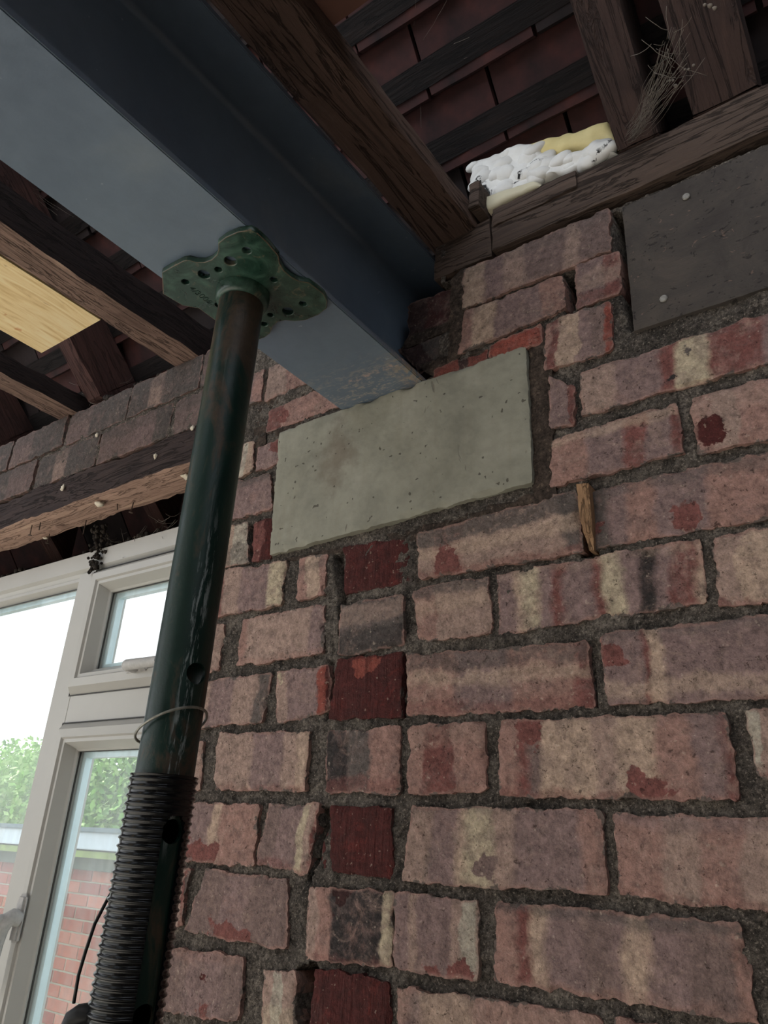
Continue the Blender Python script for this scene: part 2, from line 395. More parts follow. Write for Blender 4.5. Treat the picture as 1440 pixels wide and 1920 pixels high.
m_plate_wood = timber('wall_plate_wood', 0, (82, 68, 60), (56, 46, 42), (106, 88, 77), 1.0, .5)
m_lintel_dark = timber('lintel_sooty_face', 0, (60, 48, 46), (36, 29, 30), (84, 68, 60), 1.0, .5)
m_lintel_raw_lit = timber('lintel_raw_lit_underside', 0, (176, 144, 127), (116, 90, 78), (216, 186, 160), 1.2, .5)  # raw wood, with window light from below painted into the colour
m_ply = None
def ply_mat():
    b = NB('pale_plywood'); co = b.coord(scale=(20, 3, 20)); g = b.noise(co, 2.6, 6, .6, 1.5); iso = b.coord()
    col = b.ramp(g, [(.3, lin((214, 178, 122))), (.5, lin((242, 214, 162))), (.7, lin((250, 230, 186)))])
    col = b.mix(b.math('MULTIPLY', b.step(b.noise(co, 6, 4, .7, 1), .62, .7), .55), col, lin((172, 130, 82)))
    col = b.mix(b.math('MULTIPLY', b.step(b.noise(iso, 22, 3, .6), .68, .74), .6), col, lin((204, 126, 76)))
    return b.out(col, .7, 0, b.bump(g, .3, .0008), .3)
m_ply = ply_mat()
m_nail = simple('rusty_nail', (92, 78, 70), .6, .3, 200, .3, metal=.5)
m_nailhead = simple('grey_nail_head', (150, 146, 140), .5, .3, 300, .4, metal=.3)
m_plasterbit = simple('white_plaster_crumb', (222, 210, 190), .9, .15, 200, .5)
m_web = simple('dusty_cobweb', (124, 116, 108), .95, .3, 80, .2, spec=.05)
m_dirt = mortar_mat('roof_dirt', (76, 68, 62), (44, 40, 38), (104, 94, 84), 1.4, .006)

# ============================================================ THE SETTING
floor = structure(box('floor', (-4.2, -4.2, FLOOR-.1), (2.2, .14, FLOOR), simple('screed_floor', (232, 229, 222), .85, .12, 4, .3)), 'pale concrete floor of the opened up room')

# ---- brick wall: core, mortar bed and every brick
wall = thing('wall_back', 'old brick wall seen from inside, red, mauve and cream bricks in grey mortar', 'wall')
del wall['category']; wall['kind'] = 'structure'
XE = -.872
bm = bmesh.new()
rbox(bm, (XE, .088, FLOOR), (1.9, .105, .553))
rbox(bm, (XE, .088, .553), (-.63, .105, .772)); rbox(bm, (-.425, .088, .553), (1.9, .105, .70))
rbox(bm, (-.63, .098, .553), (-.425, .105, .77))
rbox(bm, (-2.9, .060, .626), (XE, .10, .772))
fromb('wall_core', bm, m_core, wall, smooth=False)
for nm, p0, p1 in (('wall_left', (-4.2, -.8, FLOOR), (-4.1, .1, .80)), ('wall_right', (1.8, -4.2, FLOOR), (1.9, -.001, .80)), ('wall_front', (-1.2, -4.2, FLOOR), (1.8, -4.1, .92))):
    structure(box(nm, p0, p1, simple('bare_plaster', (112, 106, 100), .9, .1, 5, .3)), 'unseen plain plastered wall set to shape the light in the room')  # walls out of view; their gaps and dark plaster steer the daylight
bm = bmesh.new(); rbox(bm, (-4.1, .0, FLOOR), (-2.9, .105, .78)); rbox(bm, (-2.9, .0, FLOOR), (XE-.02, .105, -.74))
fromb('wall_base', bm, m_core, wall, smooth=False)

# pixel quads (TL TR BR BL), bands, options
B = []
def bk(q, bands, **k): B.append((q, bands, k))
# right of the padstone, top to bottom
bk(((870,507),(1140,391),(1144,468),(865,580)), 'c m.16 t.3 k.45 t.72 k.8', over=[('g',.0,.3,.3)], dirt=.18)
bk(((870,586),(1052,517),(1060,575),(862,662)), 'p c.12 m.35 p.8', dirt=.15)
bk(((1077,493),(1161,469),(1161,545),(1081,579)), 'm r.6', over=[('t',.3,.65,.7),('r',.7,1,.6)], dirt=.15)
bk(((1025,605),(1144,565),(1148,655),(1022,695)), 'p r.08 c.2 m.5 k.7 o.93', dirt=.05)
bk(((920,650),(1013,612),(1016,645),(920,673)), 'o', smear=.1, e=-.004)
bk(((815,693),(912,656),(910,682),(812,712)), 'o n.5 o.7', smear=.2, dirt=.3, e=0)
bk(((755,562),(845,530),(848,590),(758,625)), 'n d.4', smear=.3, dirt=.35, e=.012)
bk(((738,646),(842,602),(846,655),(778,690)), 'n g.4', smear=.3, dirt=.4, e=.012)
bk(((1030,703),(1074,725),(1075,792),(1032,800)), 'm r.8', dirt=.05)
bk(((1089,700),(1470,575),(1475,668),(1090,779)), 't m.19 r.42 y.5 r.66 m.9', chips=[(.56,.35,.006,'g'),(.5,.7,.004,'b')])
bk(((1035,827),(1268,755),(1278,847),(1032,912)), 'p m.3 r.6 m.75 r.93', over=[('c',0,.22,.6)])
bk(((1299,745),(1475,698),(1480,815),(1308,848)), 'p t.2 p.5', over=[('t',0,.45,.5)], chips=[(.2,.7,.013,'d')])
bk(((783,1002),(1078,920),(1092,1032),(786,1085)), 't p.1 t.3 t.8 g.9', over=[('g',0,.38,.85),('c',.4,.65,.7),('r',.85,1,.5)], chips=[(.22,.75,.014,'r')])
bk(((1107,921),(1480,838),(1485,962),(1113,1026)), 'g m.1 p.2 m.36 p.62', over=[('g',0,.2,.5)], chips=[(.5,.8,.016,'r'),(.05,.6,.010,'r')])
bk(((642,1024),(760,1007),(768,1090),(645,1112)), 'd', cut=True, e=.003, smear=.25)
bk(((637,1137),(755,1116),(756,1207),(635,1227)), 'g', over=[('t',.05,.45,.5),('b',.55,1,.6)])
bk(((774,1106),(914,1080),(918,1187),(785,1201)), 'p t.3', over=[('g',0,.22,.7),('c',.25,.5,.5)])
bk(((930,1075),(1312,1010),(1319,1127),(936,1187)), 'm c.1 y.14 m.23 r.3 m.36 r.49 y.54 m.64 b.72 m.8 r.86 c.97', over=[('c',0,.1,.3)])
bk(((1338,1006),(1475,984),(1478,1122),(1350,1134)), 't c.3', over=[('r',.9,1,.7)])
bk(((631,1237),(752,1223),(749,1343),(619,1346)), 'd', cut=True, e=.0, smear=.15, chips=[(.5,.1,.012,'o')])
bk(((758,1228),(1099,1203),(1108,1325),(762,1340)), 'p m.3 p.6 r.93', over=[('g',0,.3,.6),('c',.33,.55,.65),('r',.8,1,.5)])
bk(((1127,1190),(1480,1150),(1485,1308),(1138,1317)), 'm r.24 c.27 m.36', over=[('c',.70,.95,.6),('g',0,.15,.4)], chips=[(.05,.3,.010,'r')])
bk(((612,1374),(747,1363),(746,1487),(611,1484)), 'b g.3 p.6', over=[('r',.75,1,.5)])
bk(((765,1363),(905,1353),(908,1483),(766,1487)), 'p r.2 p.6', over=[('t',0,.3,.4)])
bk(((938,1352),(1361,1338),(1382,1500),(936,1490)), 'p r.1 k.15 c.21 t.45 c.55 p.72 m.86 r.97', chips=[(.66,.85,.016,'r'),(.16,.2,.014,'r')], over=[('r',.93,1,.5)])
bk(((1399,1334),(1480,1326),(1485,1480),(1420,1450)), 'w t.3', over=[('r',.85,1,.7)])
bk(((620,1514),(733,1514),(735,1646),(620,1634)), 'd', cut=True, e=.0, smear=.1)
bk(((601,1570),(616,1540),(617,1634),(592,1630)), 'd n.5', cut=True, e=.006, smear=.3)
bk(((772,1514),(1126,1520),(1139,1674),(757,1652)), 't m.14 c.29 y.33 t.47 m.58 p.9', chips=[(.45,.8,.006,'k')])
bk(((1149,1528),(1485,1537),(1488,1716),(1160,1675)), 'p t.3 p.5 t.75', over=[('m',0,.16,.6),('r',.93,1,.4)])
bk(((579,1665),(735,1673),(731,1813),(570,1797)), 't p.13 b.3 b.6 y.88', over=[('r',.9,1,.4)], chips=[(.4,.1,.015,'n')])
bk(((743,1675),(893,1689),(894,1838),(735,1813)), 'm t.2 m.3 t.7 w.8', chips=[(.8,.95,.009,'r'),(.45,.95,.006,'r'),(.3,.25,.006,'k')])
bk(((930,1692),(1385,1733),(1418,1920),(926,1836)), 'p r.1 c.17 m.24 k.4 m.52 c.56 m.65 k.8 p.95', over=[('g',0,.12,.6),('p',.9,1,.4)])
bk(((1445,1745),(1500,1750),(1515,1945),(1460,1930)), 'p')
bk(((592,1817),(727,1841),(727,1965),(580,1940)), 'd', cut=True, e=.0, smear=.1)
bk(((747,1854),(1120,1905),(1135,2065),(745,2005)), 'p m.06 c.12 p.4', over=[('t',0,.4,.4)])
bk(((1150,1912),(1510,1985),(1530,2150),(1165,2075)), 'p m.5')
# left of the removed wall's toothing
bk(((503,688),(620,640),(622,692),(495,750)), 't p.3', dirt=.25, smear=.3, e=.002)
bk(((503,768),(640,712),(640,757),(496,810)), 'r p.2', dirt=.05, smear=.3, chips=[(.25,.7,.009,'r')], e=.002)
bk(((483,841),(523,823),(521,868),(479,881)), 'm', chips=[(.75,.2,.010,'r')], smear=.2)
bk(((458,830),(475,826),(472,880),(445,896)), 'w c.5', smear=.2)
bk(((430,905),(505,888),(509,952),(424,976)), 'm', over=[('g',0,.2,.7)])
bk(((425,988),(460,979),(465,1050),(410,1067)), 'c w.4', over=[('g',.5,1,.6)])
bk(((476,980),(508,971),(506,1046),(469,1050)), 'r d.6', cut=True, smear=.2)
bk(((405,1072),(534,1053),(526,1132),(395,1158)), 'r t.14 m.4 y.8', smear=.3)
bk(((562,1047),(610,1037),(605,1114),(556,1126)), 'p c.3 p.8', over=[('g',.2,.35,.5)])
bk(((385,1173),(419,1169),(407,1253),(372,1262)), 't')
bk(((454,1161),(606,1134),(602,1223),(440,1247)), 'p t.1 t.6 m.85', over=[('p',.9,1,.5)])
bk(((372,1277),(507,1262),(490,1352),(358,1363)), 't m.2 m.5 t.55 g.85', chips=[(.1,.85,.010,'r')])
bk(((518,1260),(616,1249),(614,1332),(520,1356)), 't m.2 m.6 o.78 d.94', chips=[(.05,.1,.006,'y')])
bk(((352,1393),(380,1389),(372,1481),(340,1483)), 't')
bk(((411,1377),(580,1373),(572,1481),(400,1481)), 't m.42 t.75 c.9', over=[('r',.95,1,.4)])
bk(((335,1506),(484,1510),(472,1623),(318,1610)), 'm c.46 p.58', chips=[(.33,.8,.018,'r'),(.52,.8,.010,'r')])
bk(((503,1510),(597,1510),(572,1636),(478,1617)), 'k m.3 y.7 t.85 r.97', over=[('r',.88,1,.5)])
bk(((325,1630),(354,1630),(338,1737),(305,1745)), 't r.8')
bk(((383,1630),(537,1652),(535,1783),(347,1743)), 'k m.3 k.6', chips=[(.42,.9,.018,'r'),(.6,.95,.012,'r')])
bk(((290,1774),(457,1797),(447,1915),(278,1893)), 'k m.4 k.8', over=[('p',0,.15,.4)], chips=[(.55,.9,.012,'r'),(.58,.4,.005,'d')])
bk(((493,1821),(552,1824),(548,1935),(488,1930)), 't w.3 t.6', over=[('y',.6,1,.4)])
bk(((262,1925),(420,1948),(408,2080),(240,2040)), 'k m.4')
bk(((440,1945),(560,1965),(550,2095),(425,2080)), 't p.5')

def brick(P, mat, parent, e, seed, nu, nv, back=.04, amp=.0015, rnd=.0018, grow=.0011):
    """P: corners TL TR BR BL in wall coordinates (X, Z); e: how far the face lies behind the wall plane"""
    tl, tr, br, bl = [Vector((p[0], p[1])) for p in P]
    L = ((tr-tl).length+(br-bl).length)/2; H = ((tl-bl).length+(tr-br).length)/2
    tl += Vector((-grow, grow)); tr += Vector((grow, grow)); br += Vector((grow, -grow)); bl += Vector((-grow, -grow))
    vs = []; uv = []
    sx = seed*2.37
    for j in range(nv+1):
        for i in range(nu+1):
            s, t = i/nu, j/nv
            p = tl.lerp(tr, s).lerp(bl.lerp(br, s), t)
            # rounded corners
            du = min(s, 1-s)*L; dv = min(t, 1-t)*H
            R = rnd*1.5
            if du < R and dv < R:
                k = (1-du/R)*(1-dv/R)*R*.3
                p.x += k*(1 if s < .5 else -1); p.y += k*(-1 if t < .5 else 1)
            q = Vector((p.x*60+sx, p.y*60, sx)); q2 = Vector((p.x*230, p.y*230+sx, 3))
            w = max(0, 1-min(du, dv)/.02)
            p.x += amp*(noise.noise(q)*1.3+noise.noise(q2)*.8)*w*1.6; p.y += amp*(noise.noise(q+Vector((7, 7, 7)))*1.3+noise.noise(q2+Vector((3, 3, 3)))*.8)*w*1.6
            edge = min(du, dv)
            roll = rnd*.5*max(0, 1-edge/rnd)
            y = e + roll + .0012*noise.noise(Vector((p.x*28, p.y*28, sx))) + .0007*noise.noise(q2) + (.0022*max(0, noise.noise(q*.9+Vector((2, 5, 1)))-.12)*4*max(0, 1-edge/.006))
            vs.append((p.x, y, p.y)); uv.append((s, t))
    fs = []
    W = nu+1
    for j in range(nv):
        for i in range(nu): fs.append((j*W+i, (j+1)*W+i, (j+1)*W+i+1, j*W+i+1))
    loop = [i for i in range(nu+1)]+[j*W+nu for j in range(1, nv+1)]+[nv*W+i for i in range(nu-1, -1, -1)]+[j*W for j in range(nv-1, 0, -1)]
    base = len(vs)
    for k in loop:
        x, y, z = vs[k]; vs.append((x, e+back, z)); uv.append(uv[k])
    n = len(loop)
    for k in range(n): fs.append((loop[k], loop[(k+1) % n], base+(k+1) % n, base+k))
    fs.append(tuple(base+k for k in range(n))[::-1])
    me = bpy.data.meshes.new('brick'); me.from_pydata(vs, [], fs)
    ul = me.uv_layers.new(name='UVMap')
    for lp in me.loops: ul.data[lp.index].uv = uv[lp.vertex_index]
    me.update()
    o = obj('brick', me, mat, parent)
    me.set_sharp_from_angle(angle=math.radians(38))
    return o
QS = []
for idx, (q, bands, k) in enumerate(B):
    P = [onwall(*p) for p in q]; QS.append(P)
    L = math.hypot(P[1][0]-P[0][0], P[1][1]-P[0][1]); H = math.hypot(P[3][0]-P[0][0], P[3][1]-P[0][1])
    e = k.get('e', random.uniform(-.0015, .0015))
    mat = brick_mat(bands, L, H, k.get('over', ()), k.get('chips', ()), k.get('smear', .42), idx+1, k.get('cut', False), k.get('dirt', 0))
    brick(P, mat, wall, e, idx, max(4, int(L/.0034)), max(4, int(H/.0034)), .035)
# rest of the courses: to the window reveal, past the right edge and below the frame
GM = [brick_mat(c, .21, .065, [('g', 0, .3, .3)], (), .5, 60+i, False, .05) for i, c in enumerate(('p t.3 m.6', 'm k.3 c.6 r.75', 't p.5', 'k m.4 p.8', 'm c.2 y.3 m.4 r.7'))]
def filler(x0, x1, z0, z1, k):
    brick([(x0, z1), (x1, z1), (x1, z0), (x0, z0)], GM[k % 5], wall, .0005, 400+k, max(4, int((x1-x0)/.007)), 10)
kk = 0
for P in QS:
    xl = min(P[0][0], P[3][0]); xr = max(P[1][0], P[2][0]); za = (P[2][1]+P[3][1])/2; zb = (P[0][1]+P[1][1])/2; zc_ = (za+zb)/2
    if zb-za < .04: continue
    if XE+.03 < xl < -.70 and not any(min(Q[0][0], Q[3][0]) < xl-.01 and Q[3][1] < zc_ < Q[0][1] for Q in QS):
        filler(XE+.003, xl-.010, za, zb, kk); kk += 1
    if xr > -.06:
        x = xr+.012
        while x < .55: filler(x, x+.21, P[2][1], P[1][1], kk); kk += 1; x += .224
zl = min(min(Q[2][1], Q[3][1]) for Q in QS)-.012
for rr_ in range(6):
    x = XE+.003-(.112 if rr_ % 2 else 0)
    while x < .5:
        filler(max(x, XE+.003), x+.212, zl-.066, zl, kk); kk += 1; x += .224
    zl -= .077
# courses of bricks over the window
for r, (z0, z1, j0) in enumerate(((.706, .776, -.93), (.629, .697, -.991))):
    x = j0; k = 0; x1 = XE
    while x > -2.75:
        wdt = .205+random.uniform(-.01, .006); x0 = x-wdt
        if k == 0: a, b_ = x+.006, XE+.05
        else: a, b_ = x1-wdt+.009, x1
        cols = random.choice(['k g.4', 'g k.5', 'k m.5 g.8', 'g t.3 g.5'])
        mt = brick_mat(cols, b_-a, .07, [('g', 0, .4, .5)], (), 1.0, 100+k+r*20, False, .38)
        brick([(a, z1), (b_, z1+.001), (b_, z0+.001), (a, z0)], mt, wall, random.uniform(-.001, .003), 200+k+r*30, 26, 9, .045)
        x1 = a-.009; x = x1; k += 1
    
# mortar bed, with the voids where joints have fallen out
voids = [(((1145,392),(1163,398),(1185,600),(1183,622),(1163,545)), .084),
         (((1056,512),(1076,506),(1078,560),(1064,592),(1060,575)), .08),
         (((463,985),(478,978),(470,1048),(464,1048)), .08),
         (((622,1040),(642,1030),(645,1110),(636,1240),(630,1120)), .018),
         (((1079,915),(1108,915),(1116,1040),(1090,1040)), .022),
         (((553,1815),(592,1806),(585,1950),(548,1950)), .08),
         (((597,1515),(618,1515),(600,1600),(570,1660),(580,1620)), .02),
         (((608,1235),(620,1240),(618,1340),(608,1350)), .012),
         (((748,1228),(757,1228),(755,1345),(748,1345)), .014),
         (((905,1080),(930,1078),(930,1188),(919,1188)), .004),
         (((1100,1205),(1115,1203),(1115,1325),(1108,1325)), .01),
         (((735,560),(850,520),(850,600),(760,690),(735,690)), .03)]
VP = [([onwall(*p) for p in v], d) for v, d in voids]
def inside(x, y, poly):
    c = False; n = len(poly)
    for i in range(n):
        (x1, y1), (x2, y2) = poly[i], poly[i-1]
        if (y1 > y) != (y2 > y) and x < (x2-x1)*(y-y1)/(y2-y1)+x1: c = not c
    return c
def mortar(x0, x1, z0, z1, st, name):
    nx = int((x1-x0)/st); nz = int((z1-z0)/st); vs = []; fs = []
    for j in range(nz+1):
        for i in range(nx+1):
            x = x0+(x1-x0)*i/nx; z = z0+(z1-z0)*j/nz; p = Vector((x, 0, z))
            y = .0050 + .0050*fbm(p, 26, 3) + .0026*noise.noise(p*150) + .0018*noise.noise(p*330)
            for poly, d in VP:
                if inside(x, z, poly): y = max(y, d)
            vs.append((x+.0008*noise.noise(p*300), y, z))
    bx0, bx1, bz0, bz1 = -.606, -.448, .548, .80
    for j in range(nz):
        for i in range(nx):
            x = x0+(x1-x0)*(i+.5)/nx; z = z0+(z1-z0)*(j+.5)/nz
            if bx0 < x < bx1 and bz0 < z: continue
            fs.append((j*(nx+1)+i, j*(nx+1)+i+1, (j+1)*(nx+1)+i+1, (j+1)*(nx+1)+i))
    me = bpy.data.meshes.new(name); me.from_pydata(vs, [], fs); me.update()
    return obj(name, me, m_mortar, wall)
mortar(XE+.002, .30, -.42, .709, .0032, 'mortar_bed')
mortar(XE+.002, -.44, .709, .775, .0035, 'mortar_bed')
mortar(-2.75, XE+.002, .628, .774, .005, 'mortar_bed')
box('mortar_bed', (XE, .006, FLOOR), (1.9, .046, -.42), m_mortar, wall)
box('mortar_bed', (.30, .006, -.42), (1.9, .046, .70), m_mortar, wall)

# fresh brown mortar packed round padstone and beam
def strip(quad, e, th, seed, st=.006, amp=.0016):
    P = [onwall(*p) for p in quad]
    L = max(math.dist(P[0], P[1]), .01); H = max(math.dist(P[0], P[3]), .01)
    return brick(P, m_fresh, wall, e, seed, max(3, int(L/st)), max(3, int(H/st)), th, amp, .002)
for i, (q, e) in enumerate([(((990,648),(1030,630),(1040,936),(1000,950)), .0005),
          (((722,1003),(1000,925),(1046,925),(740,1020)), .003),
          (((512,1050),(642,1022),(640,1030),(520,1052)), .004),
          (((512,800),(640,768),(645,772),(518,832)), .003),
          (((476,700),(500,690),(490,870),(470,900)), .004),
          (((492,745),(640,685),(640,712),(494,770)), .006),
          (((505,850),(527,820),(512,960),(504,975)), .006),
          (((845,515),(872,500),(862,665),(838,690)), .001),
          (((800,708),(1016,632),(1018,652),(796,722)), .003),
          (((758,622),(850,588),(848,604),(740,648)), .010),
          (((780,680),(862,655),(920,650),(810,700)), .004)]):
    strip(q, e, .035, 300+i).name = 'fresh_mortar'

# ---- padstone
PL = [onwall(*p) for p in ((527,812),(988,653),(1001,906),(508,1042))]
pz1 = .5525
pad = brick([(PL[0][0], pz1), (PL[1][0], pz1), PL[2], PL[3]], m_concrete, None, -.004, 50, 130, 60, .10, .0006, .0012, 0)
pad.name = 'padstone'; tag(pad, 'pale grey green concrete padstone block set in brick wall under steel beam end', 'concrete block')

# ============================================================ STEEL BEAM (universal beam section)
bx0, bx1, bz0, bz1 = -.5990, -.4650, .553, .7715
def beam_section():
    xc = (bx0+bx1)/2; tw = .0032; tf = .0085; r = .0085; pts = []
    def arc(cx, cz, a0, a1, n=6):
        for i in range(n+1):
            a = a0+(a1-a0)*i/n; pts.append((cx+r*math.cos(a), cz+r*math.sin(a)))
    pts += [(bx0, bz0), (bx1, bz0), (bx1, bz0+tf)]
    arc(xc+tw+r, bz0+tf+r, -PI/2, -PI)
    arc(xc+tw+r, bz1-tf-r, PI, PI/2)
    pts.extend([(bx1, bz1-tf), (bx1, bz1), (bx0, bz1), (bx0, bz1-tf)])
    arc(xc-tw-r, bz1-tf-r, PI/2, 0)
    arc(xc-tw-r, bz0+tf+r, 0, -PI/2)
    pts.append((bx0, bz0+tf)); return pts
bm = bmesh.new(); sec = beam_section()
a = [bm.verts.new((x, -3.2, z)) for x, z in sec]; b_ = [bm.verts.new((x, .095, z)) for x, z in sec]
for i in range(len(sec)): bm.faces.new((a[i], a[(i+1) % len(sec)], b_[(i+1) % len(sec)], b_[i]))
bm.faces.new(a); bm.faces.new(b_)
bmesh.ops.bevel(bm, geom=[e for e in bm.edges if abs(e.verts[0].co.y-e.verts[1].co.y) > 1 and any(abs(e.verts[0].co.x-q) < 1e-4 for q in (bx0, bx1))], offset=.0012, segments=2, affect='EDGES')
beam = fromb('steel_beam', bm, m_steel, None, None, True, 50)
tag(beam, 'blue grey painted steel I beam bearing on the concrete padstone', 'beam')

# ============================================================ TIMBERS
def joist(x0, x1, z0, z1, y0, y1, mats, seed, label, group=None, name='ceiling_joist', amp=.003):
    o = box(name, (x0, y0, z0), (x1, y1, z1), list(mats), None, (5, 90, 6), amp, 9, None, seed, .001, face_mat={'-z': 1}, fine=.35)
    return tag(o, label, 'joist', 'old ceiling joists')
joist(-.4680, -.392, .778, .812, -1.7, .09, (m_trimmer, m_trimmer), 1, 'thick old brown joist running beside the right edge of the steel beam', amp=.0025)
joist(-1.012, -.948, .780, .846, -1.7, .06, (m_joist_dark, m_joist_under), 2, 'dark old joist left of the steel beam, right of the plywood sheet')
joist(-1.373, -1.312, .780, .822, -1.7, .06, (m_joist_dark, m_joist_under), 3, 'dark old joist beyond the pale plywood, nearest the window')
pw = box('plywood_sheet', (-1.190, -1.0, .782), (-1.016, -.150, .794), m_ply, None, (10, 30, 1), .0004, 6, None, 4)
tag(pw, 'bright pale plywood sheet fixed between two dark joists', 'board')
# support noggings that carry the plywood
br = box('brown_board', (-.391, -1.1, .806), (-.20, -.306, .818), simple('brown_board', (96, 66, 56), .85, .2, 12, .3), None, (8, 20, 1), .0012, 9, None, 6)
tag(br, 'reddish brown board scrap at top edge right of old joist', 'board')

# wall plate over the brickwork: two timbers butted
wp = thing('wall_plate', 'long brown timber wall plate lying on top of the brick wall', 'timber', (-.1, .05, .72))
def pl_quad(zl, zr):
    return zl, zr
box('plank', (-.458, .004, .718), (-.3705, .10, .786), m_plate_wood, wp, (12, 5, 5), .002, 14, None, 11, .001, fine=.3)
bm = bmesh.new(); rbox(bm, (-.3675, .000, .722), (1.79, .10, .788), (110, 5, 6), .0022, 12, None, 12, .001, fine=.3)
fromb('plank', bm, m_plate_wood, wp, None, True, 40)
box('split_strip', (-.365, -.004, .762), (-.246, .05, .792), m_plate_wood, wp, (16, 3, 3), .002, 16, None, 13, .001, fine=.3)
settle(wp)

# black timber pad with nail heads
def black_timber():
    b = NB('black_timber'); co = b.coord(); n1 = b.noise(co, 16, 6, .7, .6); n2 = b.noise(b.coord(scale=(6, 30, 60)), 3, 5, .7)
    col = b.ramp(n1, [(.3, lin((60, 54, 52))), (.5, lin((72, 66, 62))), (.7, lin((84, 76, 70)))])
    cutm = b.step(b.noise(b.coord(scale=(26, 10, 34)), 1.6, 4, .65, 2.5), .61, .64)
    col = b.mix(b.math('MULTIPLY', cutm, .7), col, lin((34, 31, 31)))
    lt = b.step(b.noise(b.coord(scale=(30, 10, 60), loc=(3, 0, 2)), 1.3, 4, .6, 2.), .66, .69)
    col = b.mix(b.math('MULTIPLY', lt, .5), col, lin((136, 112, 98)))
    return b.out(col, .8, 0, b.bump(b.math('SUBTRACT', b.math('ADD', n2, n1), cutm), .7, .002), .3)
bp = thing('timber_lintel', 'wide flat blackened timber with nail heads set in brick wall at right', 'timber', (.3, .03, .52))
PQ = [onwall(*p) for p in ((1166,391),(1187,620))]
bm = bmesh.new(); rbox(bm, (-.1965, .000, .5235), (.62, .04, .703), (120, 3, 30), .0010, 11, None, 21, .0008, fine=.4)
fromb('timber_face', bm, black_timber(), bp, None, True, 40)
def disc(name, c, r, h, axis, m, parent):
    bm = bmesh.new(); lathe(bm, [(r*.8, -h), (r, -h*.6), (r, 0), (r*.25, .0005), (r*.25, .012)], 14)
    rot = {'-y': Matrix.Rotation(-PI/2, 4, 'X'), '-z': Matrix.Identity(4)}[axis]
    bmesh.ops.transform(bm, matrix=Matrix.Translation(c) @ rot, verts=bm.verts)
    return fromb(name, bm, m, parent, None, True, 40)
for px in ((1287,370), (1245,561)):
    X, Z = onwall(*px); disc('nail_head', (X, -.0005, Z), .0042, .0022, '-y', m_nailhead, bp)
settle(bp)

# timber window lintel
tl_ = thing('window_lintel', 'rough timber lintel over window, sooty face and raw orange underside painted as lit from below, with nails', 'timber', (-1.6, .04, .56))
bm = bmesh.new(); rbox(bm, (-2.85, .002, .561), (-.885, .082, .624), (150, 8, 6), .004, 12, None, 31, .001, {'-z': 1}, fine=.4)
fromb('timber_baulk', bm, [m_lintel_dark, m_lintel_raw_lit], tl_, None, True, 40)
def nail(p, d, ln, head, parent, name='nail'):
    p = Vector(p); d = Vector(d).normalized(); bm = bmesh.new()
    tube(bm, [p+Vector((0, 0, .006)), p, p+d*ln], .0011, 6)
    if head: tube(bm, [p+d*ln, p+d*(ln+.0012)], .004, 10)
    return fromb(name, bm, m_nail if not head else m_nail, parent, None, True, 40)
for px, dd, ln, hd in (((60,985),(-.1,.1,-1),.02,1), ((76,980),(0,.05,-1),.016,0), ((98,1002),(-.2,.1,-1),.02,1), ((162,975),(0,0,-1),.03,0), ((220,945),(.2,.1,-1),.012,0), ((250,943),(-.1,.0,-1),.018,1)):
    x, y = onlevel(px[0], px[1], .561); nail((x, min(max(y, .015), .07), .561), dd, ln, hd, tl_)
for px, s in (((188,946), .011), ((97,1014), .006), ((350,895), .010)):
    x, y = onlevel(px[0], px[1], .556); bm = bmesh.new(); bmesh.ops.create_icosphere(bm, subdivisions=2, radius=s)
    for v in bm.verts: v.co = Vector((v.co.x, v.co.y*.8, v.co.z*.35))*(1+1.1*noise.noise(v.co*160+Vector((x*50, 0, 0))))
    bmesh.ops.transform(bm, matrix=Matrix.Translation((x, min(max(y, .01), .075), .557)), verts=bm.verts)
    fromb('plaster_crumb', bm, m_plasterbit, tl_)
for px, s in (((292,855), .0055), ((119,915), .007), ((362,803), .006), ((182,816), .005), ((375,782), .004)):
    X, Z = onwall(*px); bm = bmesh.new(); bmesh.ops.create_icosphere(bm, subdivisions=2, radius=s)
    for v in bm.verts: v.co = Vector((v.co.x*.7, v.co.y*.4, v.co.z*.8))*(1+1.1*noise.noise(v.co*260+Vector((X*50, 0, 0))))
    bmesh.ops.transform(bm, matrix=Matrix.Translation((X, -.001, Z)), verts=bm.verts)
    fromb('plaster_crumb', bm, m_plasterbit, tl_ if Z < .63 else wall)
settle(tl_)

# wooden wedge in a joint
q = [onwall(*p, -.008) for p in ((1081,908),(1104,907),(1114,1028),(1095,1030))]
bm = bmesh.new()
bmw = []
for j in range(13):
    t = j/12; l = Vector(q[0]).lerp(Vector(q[3]), t); r = Vector(q[1]).lerp(Vector(q[2]), t)
    if t > .6: l.x += .0035*(t-.6)/.4; r.x -= .002*(t-.6)/.4
    row = []
    for i in range(5):
        p = l.lerp(r, i/4); nn = noise.noise(Vector((p.x*300, p.y*90, 1)))
        row.append(bm.verts.new((p.x+nn*.0008, -.009+.0016*noise.noise(Vector((i*2.3, j*.7, 0)))+(.006*t if t > .75 else 0), p.y+nn*.001)))
    bk_ = [bm.verts.new((v.co.x, .012, v.co.z)) for v in (row[0], row[-1])]
    bmw.append((row, bk_))
for (r0, b0), (r1, b1) in zip(bmw, bmw[1:]):
    for i in range(4): bm.faces.new((r0[i], r0[i+1], r1[i+1], r1[i]))
    bm.faces.new((b0[0], r0[0], r1[0], b1[0])); bm.faces.new((r0[-1], b0[1], b1[1], r1[-1])); bm.faces.new((b0[1], b0[0], b1[0], b1[1]))
for row, b0 in (bmw[0], bmw[-1]): bm.faces.new(row+[b0[1], b0[0]])
wd = fromb('wooden_wedge', bm, timber('splintered_pine', 2, (164, 128, 96), (112, 82, 62), (200, 170, 132), 2, .4), None, None, True, 45)
tag(wd, 'small splintered wooden wedge driven into an upright mortar joint right below the padstone', 'wedge')

